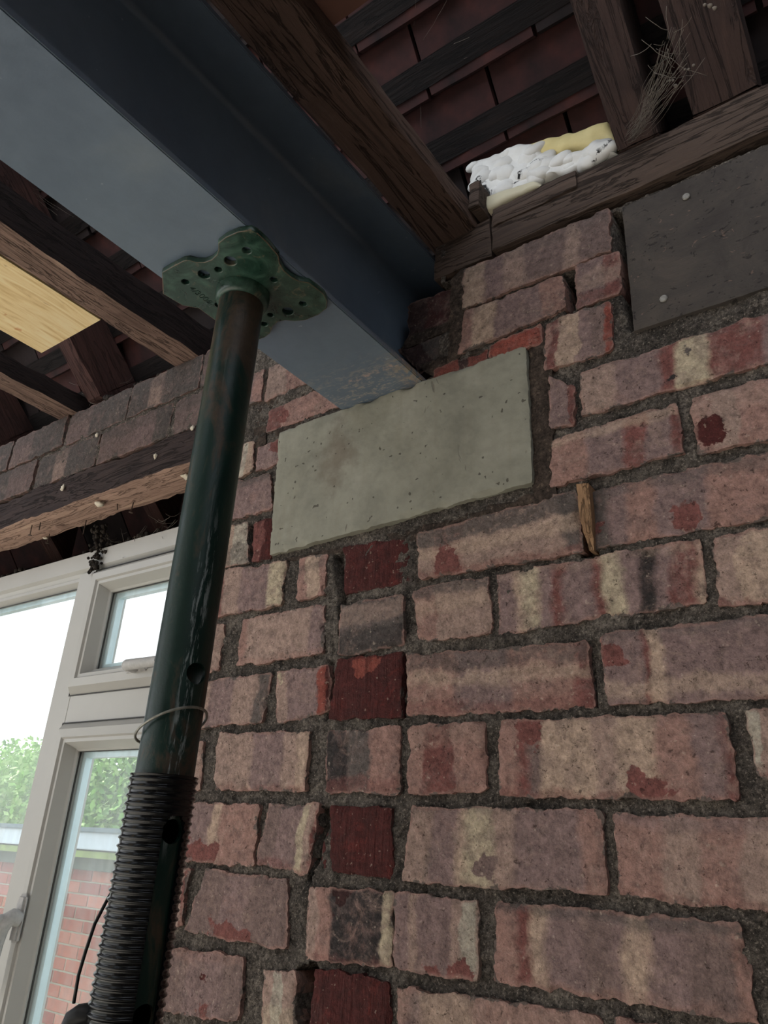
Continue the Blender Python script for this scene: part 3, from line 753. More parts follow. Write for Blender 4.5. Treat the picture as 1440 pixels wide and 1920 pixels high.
# ============================================================ ROOF
SL = .94; ANG = math.atan(SL)                      # pitch
def roofz(Y, c): return c-SL*Y
sdir = Vector((0, -math.cos(ANG), math.sin(ANG)))    # up the slope (towards the room)
sn = Vector((0, math.sin(ANG), math.cos(ANG)))       # outward normal
foot = Vector((0, 0, .79))
def slope_mat(x, s, h):                              # local x along wall, y up the slope, z outward
    o = foot+sdir*s+sn*h; o.x = x
    return Matrix(((1, sdir.x, sn.x, o.x), (0, sdir.y, sn.y, o.y), (0, sdir.z, sn.z, o.z), (0, 0, 0, 1)))
def rafter(x0, x1, m, seed, label):
    d = .100
    bm = bmesh.new()
    # long run as a warped box, and the notched foot as a prism
    M = slope_mat(0, 0, 0)
    rbox(bm, (x0, .0, .0), (x1, 2.3, d), (5, 60, 5), .0022, 9, M, seed, .001, fine=.3)
    ft = [(0, .79), (.1, .79), (.1, roofz(.1, .79)), (.235, roofz(.235, .79)), (.235, roofz(.235, .79+d/math.cos(ANG)+.0)), (sn.y*d, .79+sn.z*d)]
    a = [bm.verts.new((x0+.0015, y, z)) for y, z in ft]; b = [bm.verts.new((x1-.0015, y, z)) for y, z in ft]
    for i in range(len(ft)): bm.faces.new((a[i], a[(i+1) % len(ft)], b[(i+1) % len(ft)], b[i]))
    bm.faces.new(a); bm.faces.new(b)
    bmesh.ops.triangulate(bm, faces=[f for f in bm.faces if len(f.verts) > 4])
    return tag(fromb('rafter', bm, m, None, None, True, 40), label, 'rafter', 'roof rafters')
rafter(-.196, -.144, m_rafter, 41, 'narrow dark rafter rising from wall plate beside the white foam')
rafter(-.108, -.036, m_rafter, 42, 'wide reddish brown rafter at top right with cobwebs on its left')
rafter(-1.275, -1.232, m_rafter_l, 43, 'thin reddish rafter rising behind the joist nearest the window')
rafter(-1.66, -1.61, m_rafter_l, 44, 'dark rafter at far left edge above the window lintel')

roof = thing('roof', 'pitched clay tile roof seen from below, dark red tiles on battens', 'roof')
del roof['category']; roof['kind'] = 'structure'
th0 = .100+.024
def tile_mesh(v):
    me = bpy.data.meshes.new('clay_tile'); bm = bmesh.new()
    rbox(bm, (-.079, -.150, 0), (.079, .0, .011), (3, 1, 1), .0015, 20, None, v, .0005)
    bmesh.ops.recalc_face_normals(bm, faces=bm.faces); bm.to_mesh(me); bm.free()
    me.materials.append([m_tile, m_tile2, m_tile][v % 3]); return me
TM = [tile_mesh(v) for v in range(6)]
gauge = .100; cnt = 0
for r in range(-2, 13):
    s = r*gauge
    for c in range(17):
        x = -2.22+c*.163+(.08 if r % 2 else 0)
        if c > 14 and r % 2: continue
        if cnt >= 290: break
        o = bpy.data.objects.new('clay_tile', random.choice(TM)); C.objects.link(o); o.parent = roof
        jit = random.uniform(-.0015, .0015)
        o.matrix_local = slope_mat(x, s+.03, th0+jit) @ Matrix.Rotation(math.radians(9), 4, 'X') @ Matrix.Rotation(random.uniform(-.012, .012), 4, 'Z')
        cnt += 1
for r in range(-2, 12):
    bm = bmesh.new(); rbox(bm, (-2.9, -.017, 0), (.9, .017, .023), (60, 1, 1), .0016, 10, slope_mat(0, r*gauge+.012, .1005), r)
    fromb('batten', bm, m_batten, roof, None, True, 40)
bm = bmesh.new()
rbox(bm, (-4.2, -.35, .165), (2.2, 3.4, .185), (1, 1, 1), 0, 1, slope_mat(0, 0, 0))
fromb('roof_covering', bm, m_tile2, roof, None, False)
bm = bmesh.new()
pr = [(.166, .512), (.330, .572), (.330, .690), (.324, .690), (.322, .580), (.166, .522)]
a = [bm.verts.new((-4.1, y, z)) for y, z in pr]; b = [bm.verts.new((1.5, y, z)) for y, z in pr]
for i in range(6): bm.faces.new((a[i], a[(i+1) % 6], b[(i+1) % 6], b[i]))
bm.faces.new(a); bm.faces.new(b)
fromb('eaves_board', bm, m_joist_dark, roof, None, False)
ceil = structure(box('ceiling', (-4.2, -4.2, .92), (2.2, -1.25, .96), simple('ceiling_board', (196, 190, 180), .9, .08, 3, .2)), 'plain ceiling behind the camera')
# gable infill
for nm, x0, x1 in (('gable_infill', -4.2, -4.1), ('gable_infill', 1.8, 1.9)):
    bm = bmesh.new(); pr = [(-1.3, .80), (.09, .80), (.09, .87), (-1.3, 2.1)]
    a = [bm.verts.new((x0, y, z)) for y, z in pr]; b = [bm.verts.new((x1, y, z)) for y, z in pr]
    for i in range(4): bm.faces.new((a[i], a[(i+1) % 4], b[(i+1) % 4], b[i]))
    bm.faces.new(a); bm.faces.new(b); fromb(nm, bm, m_core, roof, None, False)
# half round tile ends tucked over the window head
for i in range(12):
    x = -2.02+i*.048+(.25 if i > 6 else 0)
    bm = bmesh.new(); n = 8; R = .020; a = []; b = []
    for k in range(n+1):
        t = PI*k/n; a.append((x+R*math.cos(t), R*math.sin(t))); b.append((x+(R-.006)*math.cos(t), (R-.006)*math.sin(t)))
    lp = a+b[::-1]; y0, y1 = .172, .30
    f0 = [bm.verts.new((p[0], y0, .528+p[1])) for p in lp]; f1 = [bm.verts.new((p[0], y1, .578+p[1])) for p in lp]
    m_ = len(lp)
    for k in range(m_): bm.faces.new((f0[k], f0[(k+1) % m_], f1[(k+1) % m_], f1[k]))
    for k in range(n):
        bm.faces.new((f0[k], f0[k+1], f0[m_-2-k], f0[m_-1-k])); bm.faces.new((f1[k], f1[k+1], f1[m_-2-k], f1[m_-1-k]))
    fromb('ridged_tile_end', bm, m_tile3 if i < 7 else m_tile, roof, None, True, 40)

# ---- foam block in the eaves
rl = random.Random(5)
fm = thing('insulation_foam', 'lumpy white and yellow insulation foam stuffed in eaves between joist and rafter', 'foam', (-.29, .05, .79))
def foam_mat(name, c, c2, spots):
    b = NB(name); co = b.coord(); n = b.noise(co, 18, 4, .6); n2 = b.noise(co, 75, 5, .7)
    col = b.ramp(n, [(.3, lin(c2)), (.6, lin(c))])
    msk = b.math('MULTIPLY', b.step(b.noise(co, 17, 2, .5), spots, spots+.03), b.step(n2, .50, .54))
    col = b.mix(msk, col, lin((30, 28, 26)))
    b.b.inputs['Subsurface Weight'].default_value = .0
    return b.out(col, .6, 0, b.bump(n2, .25, .002), .3)
m_fw = foam_mat('white_foam', (232, 231, 228), (212, 209, 204), .60); m_fy = foam_mat('yellow_foam', (228, 214, 160), (212, 194, 134), .62)
def foam_slab(name, P, y0, y1, amp, fr, m, seed, nu=46, nv=16, round_=.012, lumps=0):
    """P: quad in (X,Z); bulging lumpy front"""
    tl, tr, br, bl = [Vector(p) for p in P]; bm = bmesh.new(); rows = []
    for j in range(nv+1):
        row = []
        for i in range(nu+1):
            s, t = i/nu, j/nv; p = tl.lerp(tr, s).lerp(bl.lerp(br, s), t)
            L = (tr-tl).length; H = (tl-bl).length; ed = min(min(s, 1-s)*L, min(t, 1-t)*H)
            q = Vector((p.x, seed, p.y)); cell = noise.cell(q*fr) if False else 0
            vd = noise.voronoi(q*fr)[0][0]
            rr = max(0, 1-ed/round_); y = y0+round_*(1-math.sqrt(max(0, 1-rr*rr))) + amp*(vd*1.6-.6) + amp*.4*noise.noise(q*fr*2.2)
            wv = .006*noise.noise(q*35+Vector((5, 5, 5)))
            row.append(bm.verts.new((p.x+wv*rr, y, p.y+.006*noise.noise(q*35)*rr)))
        rows.append(row)
    for r0, r1 in zip(rows, rows[1:]):
        for i in range(nu): bm.faces.new((r0[i], r0[i+1], r1[i+1], r1[i]))
    loop = rows[0]+[r[-1] for r in rows[1:]]+rows[-1][-2::-1]+[r[0] for r in rows[-2:0:-1]]
    bk_ = [bm.verts.new((v.co.x, y1, v.co.z)) for v in loop]; n = len(loop)
    for k in range(n): bm.faces.new((loop[k], loop[(k+1) % n], bk_[(k+1) % n], bk_[k]))
    bm.faces.new(bk_)
    for k in range(lumps):
        s, t = rl.uniform(.05, .95), rl.uniform(.12, .88); p = tl.lerp(tr, s).lerp(bl.lerp(br, s), t); R = rl.uniform(.006, .016)
        d = bmesh.ops.create_icosphere(bm, subdivisions=3, radius=R)
        for v in d['verts']:
            c = v.co.copy(); v.co = Vector((p.x, y0+.006, p.y))+Vector((c.x*1.3, c.y*.8, c.z))*(1+.35*noise.noise(c*70+Vector((k, 0, 0))))
    return fromb(name, bm, m, fm, None, True, 70)
F = lambda *p: [onwall(x, y, .012) for x, y in p]
foam_slab('white_foam', F((874,300),(1000,262),(1060,325),(912,392)), .008, .07, .006, 36, m_fw, 3.3, lumps=26)
foam_slab('white_foam', F((985,304),(1150,276),(1158,292),(990,352)), .004, .07, .005, 40, m_fw, 8.1, 46, 14, .008, lumps=14)
foam_slab('yellow_foam', F((970,268),(1138,222),(1160,268),(972,300)), .010, .075, .004, 30, m_fy, 5.2, 40, 12)
foam_slab('foam_skin', F((905,380),(1010,350),(1018,358),(920,404)), -.001, .05, .002, 24, simple('foam_cut_skin', (206, 198, 172), .7, .1, 20, .2), 6.6, 30, 6, .004)
settle(fm)
# paper scrap behind the foam
P = F((950,255),(1010,236),(1040,250),(980,275))
ps = box('torn_paper', (P[0][0], .040, P[2][1]-.004), (P[2][0], .042, P[1][1]+.004), simple('grey_paper', (120, 112, 104), .9, .15, 30, .3), None, (14, 1, 8), .007, 28, None, 9)
tag(ps, 'torn scrap of grey building paper standing behind the foam', 'paper')
# pale board fillet between joist and foam
fb = box('timber_fillet', (-.391, -.02, .7905), (-.374, .09, .835), m_plate_wood, None, (3, 14, 6), .002, 14, None, 77, .001, fine=.3)
tag(fb, 'short timber fillet between the old joist and the white foam', 'timber')

# ---- cobwebs
def cobweb(name, strands, m, label, group=None, clumps=()):
    bm = bmesh.new()
    for p, q, sag, r in strands:
        p = Vector(p); q = Vector(q); n = 9; pts = []
        for i in range(n):
            t = i/(n-1); v = p.lerp(q, t); v.z -= sag*4*t*(1-t)
            v += Vector((noise.noise(v*40), noise.noise(v*40+Vector((3, 3, 3))), noise.noise(v*40+Vector((8, 1, 3)))))*.004*math.sin(PI*t)
            pts.append(v)
        tube(bm, pts, r*.65, 4)
    for c, s in clumps:
        for k in range(3):
            d = bmesh.ops.create_icosphere(bm, subdivisions=1, radius=s*random.uniform(.25, .5)); o = Vector(c)+Vector([random.uniform(-s, s) for _ in range(3)])
            for v in d['verts']: v.co = v.co*(1+.6*noise.noise(v.co*300))+o
    o = fromb(name, bm, m, None); tag(o, label, 'cobweb', 'cobwebs'); return o
rnd = random.Random(3)
def P3(x, y, Y): 
    X, Z = onwall(x, y, Y); return Vector((X, Y, Z))
st = []; A0 = P3(1180, 268, -.004)
for k in range(46):
    t = rnd.random()
    a = P3(1172+rnd.uniform(-6, 18), 262+rnd.uniform(-14, 8), rnd.uniform(-.01, .02)); b = P3(1245+rnd.uniform(-20, 50), 60+rnd.uniform(-10, 110), -.13+rnd.uniform(-.02, .02))
    st.append((a, b, rnd.uniform(-.01, .02), rnd.uniform(.00018, .00045)))
for k in range(22):
    a = P3(1225+rnd.uniform(-20, 60), 60+rnd.uniform(-10, 120), -.10+rnd.uniform(-.03, .03)); b = a+Vector([rnd.uniform(-.03, .03) for _ in range(3)])
    st.append((a, b, .003, rnd.uniform(.0002, .0005)))
cobweb('cobweb', st, m_web, 'dense dusty cobweb stretched between the two rafters at top right', None, [(P3(1290, 115, -.08), .006), (P3(1330, 20, -.14), .006), (P3(1260, 150, -.08), .005)])
st = []
hub = P3(775, 105, -.08)
for (x, y, Y) in ((722, 152, -.06), (838, 0, -.16), (790, 260, .0), (700, 60, -.12), (880, 70, -.10), (820, 60, -.1), (780, 0, -.15)):
    st.append((hub, P3(x, y, Y), .004, .0003))
for (a, b) in (((782, 120), (790, 240)), ((840, 50), (830, 140)), ((870, 110), (960, 60)), ((885, 10), (880, 120))):
    st.append((P3(*a, -.08), P3(*b, -.05), .004, .0002))
cobweb('cobweb', st, m_web, 'fine thread cobweb under the tiles right of the old joist', None, [(hub, .002)])
st = []
for k in range(16):
    a = P3(10+rnd.uniform(-12, 20), 335+rnd.uniform(-25, 30), -.25); b = P3(rnd.uniform(-10, 60), 330+rnd.uniform(-30, 60), -.22)
    st.append((a, b, .004, rnd.uniform(.0002, .0006)))
for k in range(6): st.append((P3(22, 330, -.25), P3(90+rnd.uniform(0, 60), 380+rnd.uniform(-10, 30), -.2), .003, .0002))
cobweb('cobweb', st, m_web, 'grey cobweb hanging at left edge below the steel beam')
st = []
for k in range(24):
    a = P3(rnd.uniform(225, 335), 985+rnd.uniform(-30, 12), .12); a.z = rnd.uniform(.50, .56); b = a+Vector((rnd.uniform(-.06, .06), rnd.uniform(-.03, .03), rnd.uniform(-.03, .04)))
    st.append((a, b, .006, rnd.uniform(.0003, .0008)))
cobweb('cobweb', st, m_web, 'tangled cobweb over the window head beside the green prop')
st = []
for k in range(30):
    a = P3(rnd.uniform(150, 240), 745+rnd.uniform(-40, 30), .02); b = a+Vector((rnd.uniform(-.05, .05), rnd.uniform(-.02, .02), rnd.uniform(-.02, .03)))
    st.append((a, b, .004, rnd.uniform(.0003, .0008)))
cobweb('cobweb', st, m_web, 'dusty cobweb on the wall top under the thin reddish rafter')['kind'] = 'stuff'

# ---- dirt clump hanging down over the mullion head
def lump(name, pts, r, m, parent=None, seed=0, sub=2):
    bm = bmesh.new()
    for p in pts:
        d = bmesh.ops.create_icosphere(bm, subdivisions=sub, radius=r*random.uniform(.6, 1.2))
        for v in d['verts']:
            c = v.co.copy(); v.co = Vector(p)+c*(1+.7*fbm((c+Vector(p))*1, 70, 3))
    return fromb(name, bm, m, parent)
pts = []
for k in range(110):
    t = random.random(); x, z = onwall(188-14*t+random.gauss(0, 1)*(9-4*t), 985+95*t, .094)
    pts.append((x, .094+random.uniform(-.006, .006), z))
o = lump('mortar_debris', pts, .0042, m_dirt, None, 0, 1); tag(o, 'crumbly dark mortar debris hanging over the top of the window mullion', 'debris')
pts = []
for k in range(60):
    x = -1.9+k*.0155; pts.append((x+random.uniform(-.006, .006), .112+random.uniform(-.008, .008), .5155+random.uniform(-.002, .003)))
o = lump('sealant_crust', pts, .0055, m_dirt, None, 0, 1); o['kind'] = 'stuff'; tag(o, 'crumbly line of dirt and sealant along the window head', 'dirt')
pts = []
for k in range(90):
    pts.append((random.uniform(-1.42, -1.02), random.uniform(.008, .05), .777+abs(random.gauss(0, .006))))
o = lump('wall_top_dust', pts, .007, m_dirt, None, 0, 1); o['kind'] = 'stuff'; tag(o, 'heap of grey dust and rubble on top of the brick wall above the window', 'dirt')

# ============================================================ WINDOW
win = thing('window_1', 'white plastic window with top light and casement beside green prop', 'window', (-1.5, .13, -.7))
del win['category']; win['kind'] = 'structure'
def ring(name, x0, x1, z0, z1, prof, m, parent, smooth=False):
    """mitred frame. prof: closed list of (inset, Y)"""
    bm = bmesh.new(); loops = []
    for ins, y in prof:
        loops.append([bm.verts.new(p) for p in ((x0+ins, y, z0+ins), (x1-ins, y, z0+ins), (x1-ins, y, z1-ins), (x0+ins, y, z1-ins))])
    n = len(loops)
    for i in range(n):
        a, b = loops[i], loops[(i+1) % n]
        for k in range(4): bm.faces.new((a[k], a[(k+1) % 4], b[(k+1) % 4], b[k]))
    return fromb(name, bm, m, parent, None, smooth)
FY = .100
W0, W1, WB, WT = -2.35, -.895, -.72, .510
MX0, MX1 = -1.330, -1.268; TZ0, TZ1 = .176, .232
fp = [(0, FY), (.034, FY), (.040, FY+.006), (.050, FY+.010), (.052, FY+.022), (.052, FY+.055), (0, FY+.065)]
ring('window_frame', W0, W1, WB, WT, fp, m_pvc, win)
# mullion and transom with chamfered flanks
def bar(name, along, a0, a1, c0, c1, m=m_pvc):
    bm = bmesh.new(); ch = .004
    pr = [(c0, FY+.004), (c0+ch, FY), (c1-ch, FY), (c1, FY+.004), (c1, FY+.06), (c0, FY+.06)]
    f = (lambda t, c, y: (c, y, t)) if along == 'z' else (lambda t, c, y: (t, y, c))
    A = [bm.verts.new(f(a0, c, y)) for c, y in pr]; Bv = [bm.verts.new(f(a1, c, y)) for c, y in pr]
    for i in range(6): bm.faces.new((A[i], A[(i+1) % 6], Bv[(i+1) % 6], Bv[i]))
    bm.faces.new(A); bm.faces.new(Bv)
    return fromb(name, bm, m, win, None, False)
bar('mullion', 'z', WB+.05, WT-.045, MX0, MX1+.002)
bar('transom', 'x', MX1, W1+.04, TZ0, TZ1)
bar('mullion', 'z', WB+.05, WT-.045, -2.12, -2.06)
glass = NB('window_glass'); gt = glass.t
tr = glass.n('BsdfTransparent'); tr.inputs[0].default_value = (.975, .985, .98, 1); gl = glass.n('BsdfGlossy'); gl.inputs['Roughness'].default_value = .02
df = glass.n('BsdfDiffuse'); df.inputs[0].default_value = (.8, .85, .84, 1)
lw = glass.n('LayerWeight'); lw.inputs[0].default_value = .5
frv = glass.math('ADD', .02, glass.math('MULTIPLY', glass.math('POWER', lw.outputs['Facing'], 4), .25))
m1 = glass.n('MixShader'); m2 = glass.n('MixShader')
st1 = glass.noise(glass.coord(scale=(45, 1, 3)), 1, 5, .65); dirtm = glass.ramp(st1, [(.35, .015), (.75, .16)])
gt.links.new(dirtm, m1.inputs[0]); gt.links.new(tr.outputs[0], m1.inputs[1]); gt.links.new(df.outputs[0], m1.inputs[2])
gt.links.new(frv, m2.inputs[0]); gt.links.new(m1.outputs[0], m2.inputs[1]); gt.links.new(gl.outputs[0], m2.inputs[2])
gt.links.new(m2.outputs[0], gt.nodes['Material Output'].inputs['Surface']); m_glass = glass.m
def glazed(name, x0, x1, z0, z1, sash=True, spacer=True):
    """opening sash (or bead set) with pane"""
    if sash:
        pf = [(0, FY+.001), (.012, FY-.014), (.026, FY-.015), (.0285, FY-.011), (.034, FY-.011), (.043, FY+.008), (.046, FY+.011), (.046, FY+.045), (0, FY+.05)]
        s = ring(name, x0, x1, z0, z1, pf, m_pvc, win); e = .046
        ring('gasket', x0-.0015, x1+.0015, z0-.0015, z1+.0015, [(0, FY-.0012), (.0018, FY-.0012), (.0018, FY+.01), (0, FY+.01)], m_gasket, s)
    else:
        pf = [(0, FY+.006), (.006, FY+.006), (.016, FY+.020), (.016, FY+.045), (0, FY+.045)]
        s = ring(name, x0, x1, z0, z1, pf, m_pvc, win); e = .016
    ring('glazing_spacer', x0+e, x1-e, z0+e, z1-e, [(0, FY+.022), (.010, FY+.022), (.010, FY+.034), (0, FY+.034)], m_bead, s)
    ring('glazing_gasket', x0+e, x1-e, z0+e, z1-e, [(0, FY+.0142), (.0012, FY+.0142), (.0012, FY+.017), (0, FY+.017)], m_gasket, s)
    bm = bmesh.new(); rbox(bm, (x0+e-.004, FY+.018, z0+e-.004), (x1-e+.004, FY+.021, z1-e+.004)); fromb('glass_pane', bm, m_glass, s, None, False)
    bm = bmesh.new(); rbox(bm, (x0+e-.004, FY+.035, z0+e-.004), (x1-e+.004, FY+.038, z1-e+.004)); fromb('glass_pane', bm, m_glass, s, None, False)
    return s
s_top = glazed('top_light_sash', MX1-.004, W1-.030, TZ1-.004, WT-.046)
s_low = glazed('casement_sash', MX1-.004, W1-.030, WB+.044, TZ0+.003)
s_fix = glazed('fixed_light', -2.062, MX0+.002, WB+.050, WT-.050, False)
s_fix2 = glazed('fixed_light', W0+.05, -2.118, WB+.050, WT-.050, False)
# casement handle
hx, hz = -1.249, -.122
bm = bmesh.new(); rbox(bm, (hx-.011, FY-.021, hz-.034), (hx+.011, FY-.012, hz+.034), (1, 1, 1))
bmesh.ops.bevel(bm, geom=bm.edges[:], offset=.004, segments=3, affect='EDGES')
tube(bm, [(hx, FY-.018, hz), (hx, FY-.027, hz+.002), (hx-.003, FY-.034, hz-.002), (hx-.007, FY-.038, hz-.014), (hx-.011, FY-.038, hz-.035), (hx-.013, FY-.037, hz-.065), (hx-.013, FY-.040, hz-.105)],
     lambda t: .013-.003*t if t < .5 else .0115-.003*(t-.5)*2, 14)
tube(bm, [(hx-.004, FY-.040, hz+.000), (hx-.005, FY-.051, hz+.000)], .0065, 14)
h = fromb('handle', bm, m_handle, s_low, 'dirty white lever handle', True, 50)
bm = bmesh.new(); tube(bm, [(hx-.005, FY-.0505, hz), (hx-.005, FY-.0518, hz)], .0042, 12)
o = fromb('handle_screw', bm, m_gasket, s_low)
# top light handle
x2 = -1.072; z2 = .258
bm = bmesh.new(); rbox(bm, (x2-.026, FY-.020, z2-.008), (x2+.03, FY-.010, z2+.008)); bmesh.ops.bevel(bm, geom=bm.edges[:], offset=.003, segments=2, affect='EDGES')
tube(bm, [(x2, FY-.016, z2), (x2, FY-.034, z2), (x2+.012, FY-.040, z2-.002), (x2+.05, FY-.042, z2-.003), (x2+.09, FY-.042, z2-.003)], lambda t: .010-.002*t, 12)
fromb('handle', bm, m_handle, s_top, 'white top light handle', True, 50)
settle(win)
structure(box('trim_1', (-2.4, .0, -.745), (XE, .16, -.725), m_pvc), 'white window board under the window')

# ============================================================ ACROW PROP
px_, py_ = -.535, -.252
prop = thing('steel_prop', 'dark green adjustable steel prop standing under the steel beam', 'prop', (px_, py_, FLOOR))
ZB = .553
# head plate outline traced at beam underside level
o_px = [(305,512),(322,502),(345,490),(355,489),(368,493),(384,493),(398,488),(408,478),(411,468),(410,457),(424,446),(446,436),(470,432),(482,438),(500,455),(521,480),(523,494),(531,508),(545,520),(560,528),(578,531),(592,541),(606,552),(612,564),(611,578),(596,590),(572,600),(553,602),(535,600),(520,603),(510,612),(505,625),(496,632)]
ol = [onlevel(x, y, ZB-.007) for x, y in o_px]
ol += [(-.585, -.186), (-.597, -.195), (-.601, -.215), (-.594, -.232), (-.594, -.262), (-.606, -.276), (-.609, -.300)]
holes = [((432,489.6), .0072), ((382.5,515), .0072), ((409.7,506), .0048), ((347.7,529), .005), ((462.7,470), .0055), ((513,525), .005), ((410,572), .005), ((507,591), .0045), ((495,608), .005), ((539.5,584), .0072), ((567.6,570), .0052)]
loops = [ol]
for (x, y), r in holes:
    cx, cy = onlevel(x, y, ZB-.007)
    loops.append([(cx+r*math.cos(2*PI*k/16), cy+r*math.sin(2*PI*k/16)) for k in range(16)])
me = curve_mesh(loops, .0065, .0009, ZB-.0004)
hp = obj('head_plate', me, m_plate, prop, 'green perforated head plate with worn rusty rim', False)
# worn rim bead
bm = bmesh.new(); n_ = len(ol); tube(bm, [(x, y, ZB-.0062) for x, y in ol], .0008, 5, True)
fromb('worn_rim', bm, m_rustedge, hp)
# stamped number
tx = bpy.data.curves.new('t', 'FONT'); tx.body = '4/3006'; tx.size = .0125; tx.extrude = .0004; tx.offset = -.0001
to = bpy.data.objects.new('t', tx); C.objects.link(to); dg = bpy.context.evaluated_depsgraph_get()
me = bpy.data.meshes.new_from_object(to.evaluated_get(dg)); bpy.data.objects.remove(to)
t0 = Vector((*onlevel(353, 541, ZB-.007), 0)); t1 = Vector((*onlevel(391, 570, ZB-.007), 0))
ex = (t1-t0).normalized(); ey = Vector((ex.y, -ex.x, 0)); ez = Vector((0, 0, -1))
if ex.cross(ey).dot(ez) < 0: ey = -ey
wd_ = max(v.co.x for v in me.vertices); k_ = (t1-t0).length/wd_
Mt = Matrix(((ex.x*k_, ey.x*k_, 0, t0.x), (ex.y*k_, ey.y*k_, 0, t0.y), (0, 0, -1, ZB-.0069), (0, 0, 0, 1)))
me.transform(Mt); me.materials.clear(); obj('stamped_number', me, simple('stamp_dark', (22, 44, 38), .5, .1, 50, .1), hp, 'small dark stamped digits', False)
T = Matrix.Translation((px_, py_, 0))
bm = bmesh.new(); lathe(bm, [(.0238, ZB-.0215), (.0262, ZB-.0205), (.0285, ZB-.0165), (.0292, ZB-.0072), (.0238, ZB-.0072)], 56, T); fromb('weld_collar', bm, m_plate, prop, None, True, 40)
# inner tube with pin holes (holes face +X)
RI = .0238
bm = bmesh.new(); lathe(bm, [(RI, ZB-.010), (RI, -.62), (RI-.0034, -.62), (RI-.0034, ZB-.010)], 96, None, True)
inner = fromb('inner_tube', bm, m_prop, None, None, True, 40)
def cyl_obj(r, z, ln):
    bm = bmesh.new(); lathe(bm, [(r, -ln/2), (r, ln/2)], 32); o = fromb('cut', bm)
    o.data.transform(Matrix.Translation((0, 0, z)) @ Matrix.Rotation(math.radians(-6), 4, 'Z') @ Matrix.Rotation(PI/2, 4, 'Y')); return o
cuts = [cyl_obj(.0092, z, .2) for z in (.131, .0075, -.116, -.24)]
for c in cuts:
    md = inner.modifiers.new('b', 'BOOLEAN'); md.operation = 'DIFFERENCE'; md.object = c; md.solver = 'EXACT'
bpy.context.view_layer.update(); dg = bpy.context.evaluated_depsgraph_get()
me2 = bpy.data.meshes.new_from_object(inner.evaluated_get(dg)); inner.modifiers.clear(); inner.data = me2
for c in cuts: bpy.data.objects.remove(c)
inner.data.transform(T); inner.parent = prop
for p in inner.data.polygons: p.use_smooth = True
inner.data.set_sharp_from_angle(angle=math.radians(40))
# outer tube: rolled thread with an open slot
bm = bmesh.new(); RO = .0262; ZT = .049; NA = 120; pitch = .0062; zs = []; z = ZT; segp = 8
a0 = math.radians(-6); hw = .35
nz_ = int(.36/(pitch/segp)); rows = []; rowsi = []
for j in range(nz_+1):
    z = ZT-j*pitch/segp; row = []; ri = []
    for i in range(NA):
        a = 2*PI*i/NA; ph = (z/pitch+0*a/(2*PI)) % 1
        rr = RO+.0016*(max(0, math.sin(2*PI*ph))**.7) if z < ZT-.001 else RO+.0012
        row.append(bm.verts.new((rr*math.cos(a), rr*math.sin(a), z))); ri.append(bm.verts.new(((RO-.0018)*math.cos(a), (RO-.0018)*math.sin(a), z)))
    rows.append(row); rowsi.append(ri)
def open_at(i, j):
    a = (2*PI*(i+.5)/NA-a0+PI) % (2*PI)-PI; z = ZT-(j+.5)*pitch/segp; zt = .010
    if z > zt+.009: return False
    if z > zt: return (a*RO)**2+(z-zt)**2 < (hw*RO)**2
    return abs(a) < hw
for j in range(nz_):
    for i in range(NA):
        k = (i+1) % NA
        if open_at(i, j): continue
        bm.faces.new((rows[j][i], rows[j][k], rows[j+1][k], rows[j+1][i])); bm.faces.new((rowsi[j][i], rowsi[j+1][i], rowsi[j+1][k], rowsi[j][k]))
        for (di, dj, va) in ((-1, 0, (rows[j][i], rows[j+1][i], rowsi[j+1][i], rowsi[j][i])), (1, 0, (rows[j][k], rowsi[j][k], rowsi[j+1][k], rows[j+1][k])),
                             (0, -1, (rows[j][i], rowsi[j][i], rowsi[j][k], rows[j][k])), (0, 1, (rows[j+1][i], rows[j+1][k], rowsi[j+1][k], rowsi[j+1][i]))):
            jj = j+dj
            if jj < 0 or jj >= nz_ or open_at((i+di) % NA, jj): bm.faces.new(va)
bmesh.ops.delete(bm, geom=[v for v in bm.verts if not v.link_faces], context='VERTS')
bmesh.ops.transform(bm, matrix=T, verts=bm.verts)
outer = fromb('threaded_outer_tube', bm, m_thread, prop, 'black ribbed threaded tube with open slot', True, 60)
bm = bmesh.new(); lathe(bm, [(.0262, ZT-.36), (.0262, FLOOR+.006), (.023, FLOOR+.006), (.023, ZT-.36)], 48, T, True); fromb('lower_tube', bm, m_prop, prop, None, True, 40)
bm = bmesh.new(); rbox(bm, (px_-.075, py_-.075, FLOOR), (px_+.075, py_+.075, FLOOR+.006)); bmesh.ops.bevel(bm, geom=bm.edges[:], offset=.001, segments=1, affect='EDGES'); fromb('base_plate', bm, m_plate, prop, None, False)
bm = bmesh.new(); lathe(bm, [(.0285, -.165), (.041, -.165), (.043, -.16), (.043, -.14), (.039, -.134), (.0285, -.134)], 40, T, True); fromb('screw_nut', bm, m_black, prop, None, True, 40)
# pin with looped end, and its tether
rt = Vector((math.cos(YAW), math.sin(YAW), 0)); fw = Vector((-math.sin(YAW), math.cos(YAW), 0)); ctr = Vector((px_, py_, 0))
bm = bmesh.new(); lug = ctr-rt*.022-fw*.002+Vector((0, 0, -.1175))
tube(bm, [lug, lug-rt*.004, lug-rt*.010+Vector((0, 0, -.001)), lug-rt*.016+Vector((0, 0, -.004)), lug-rt*.019+Vector((0, 0, -.012)), lug-rt*.019+Vector((0, 0, -.03))], lambda t: .0075-.004*max(0, t-.4)*1.6, 12)
fromb('locking_pin', bm, m_black, prop)
bm = bmesh.new(); zc = lambda dx, z, dy=0: ctr+rt*dx+fw*dy+Vector((0, 0, z))
tube(bm, [zc(-.024, -.028, .012), zc(-.029, -.042, .004), zc(-.0345, -.060, 0), zc(-.0375, -.078, 0), zc(-.0395, -.094, 0), zc(-.0395, -.112, .001)], .0013, 8)
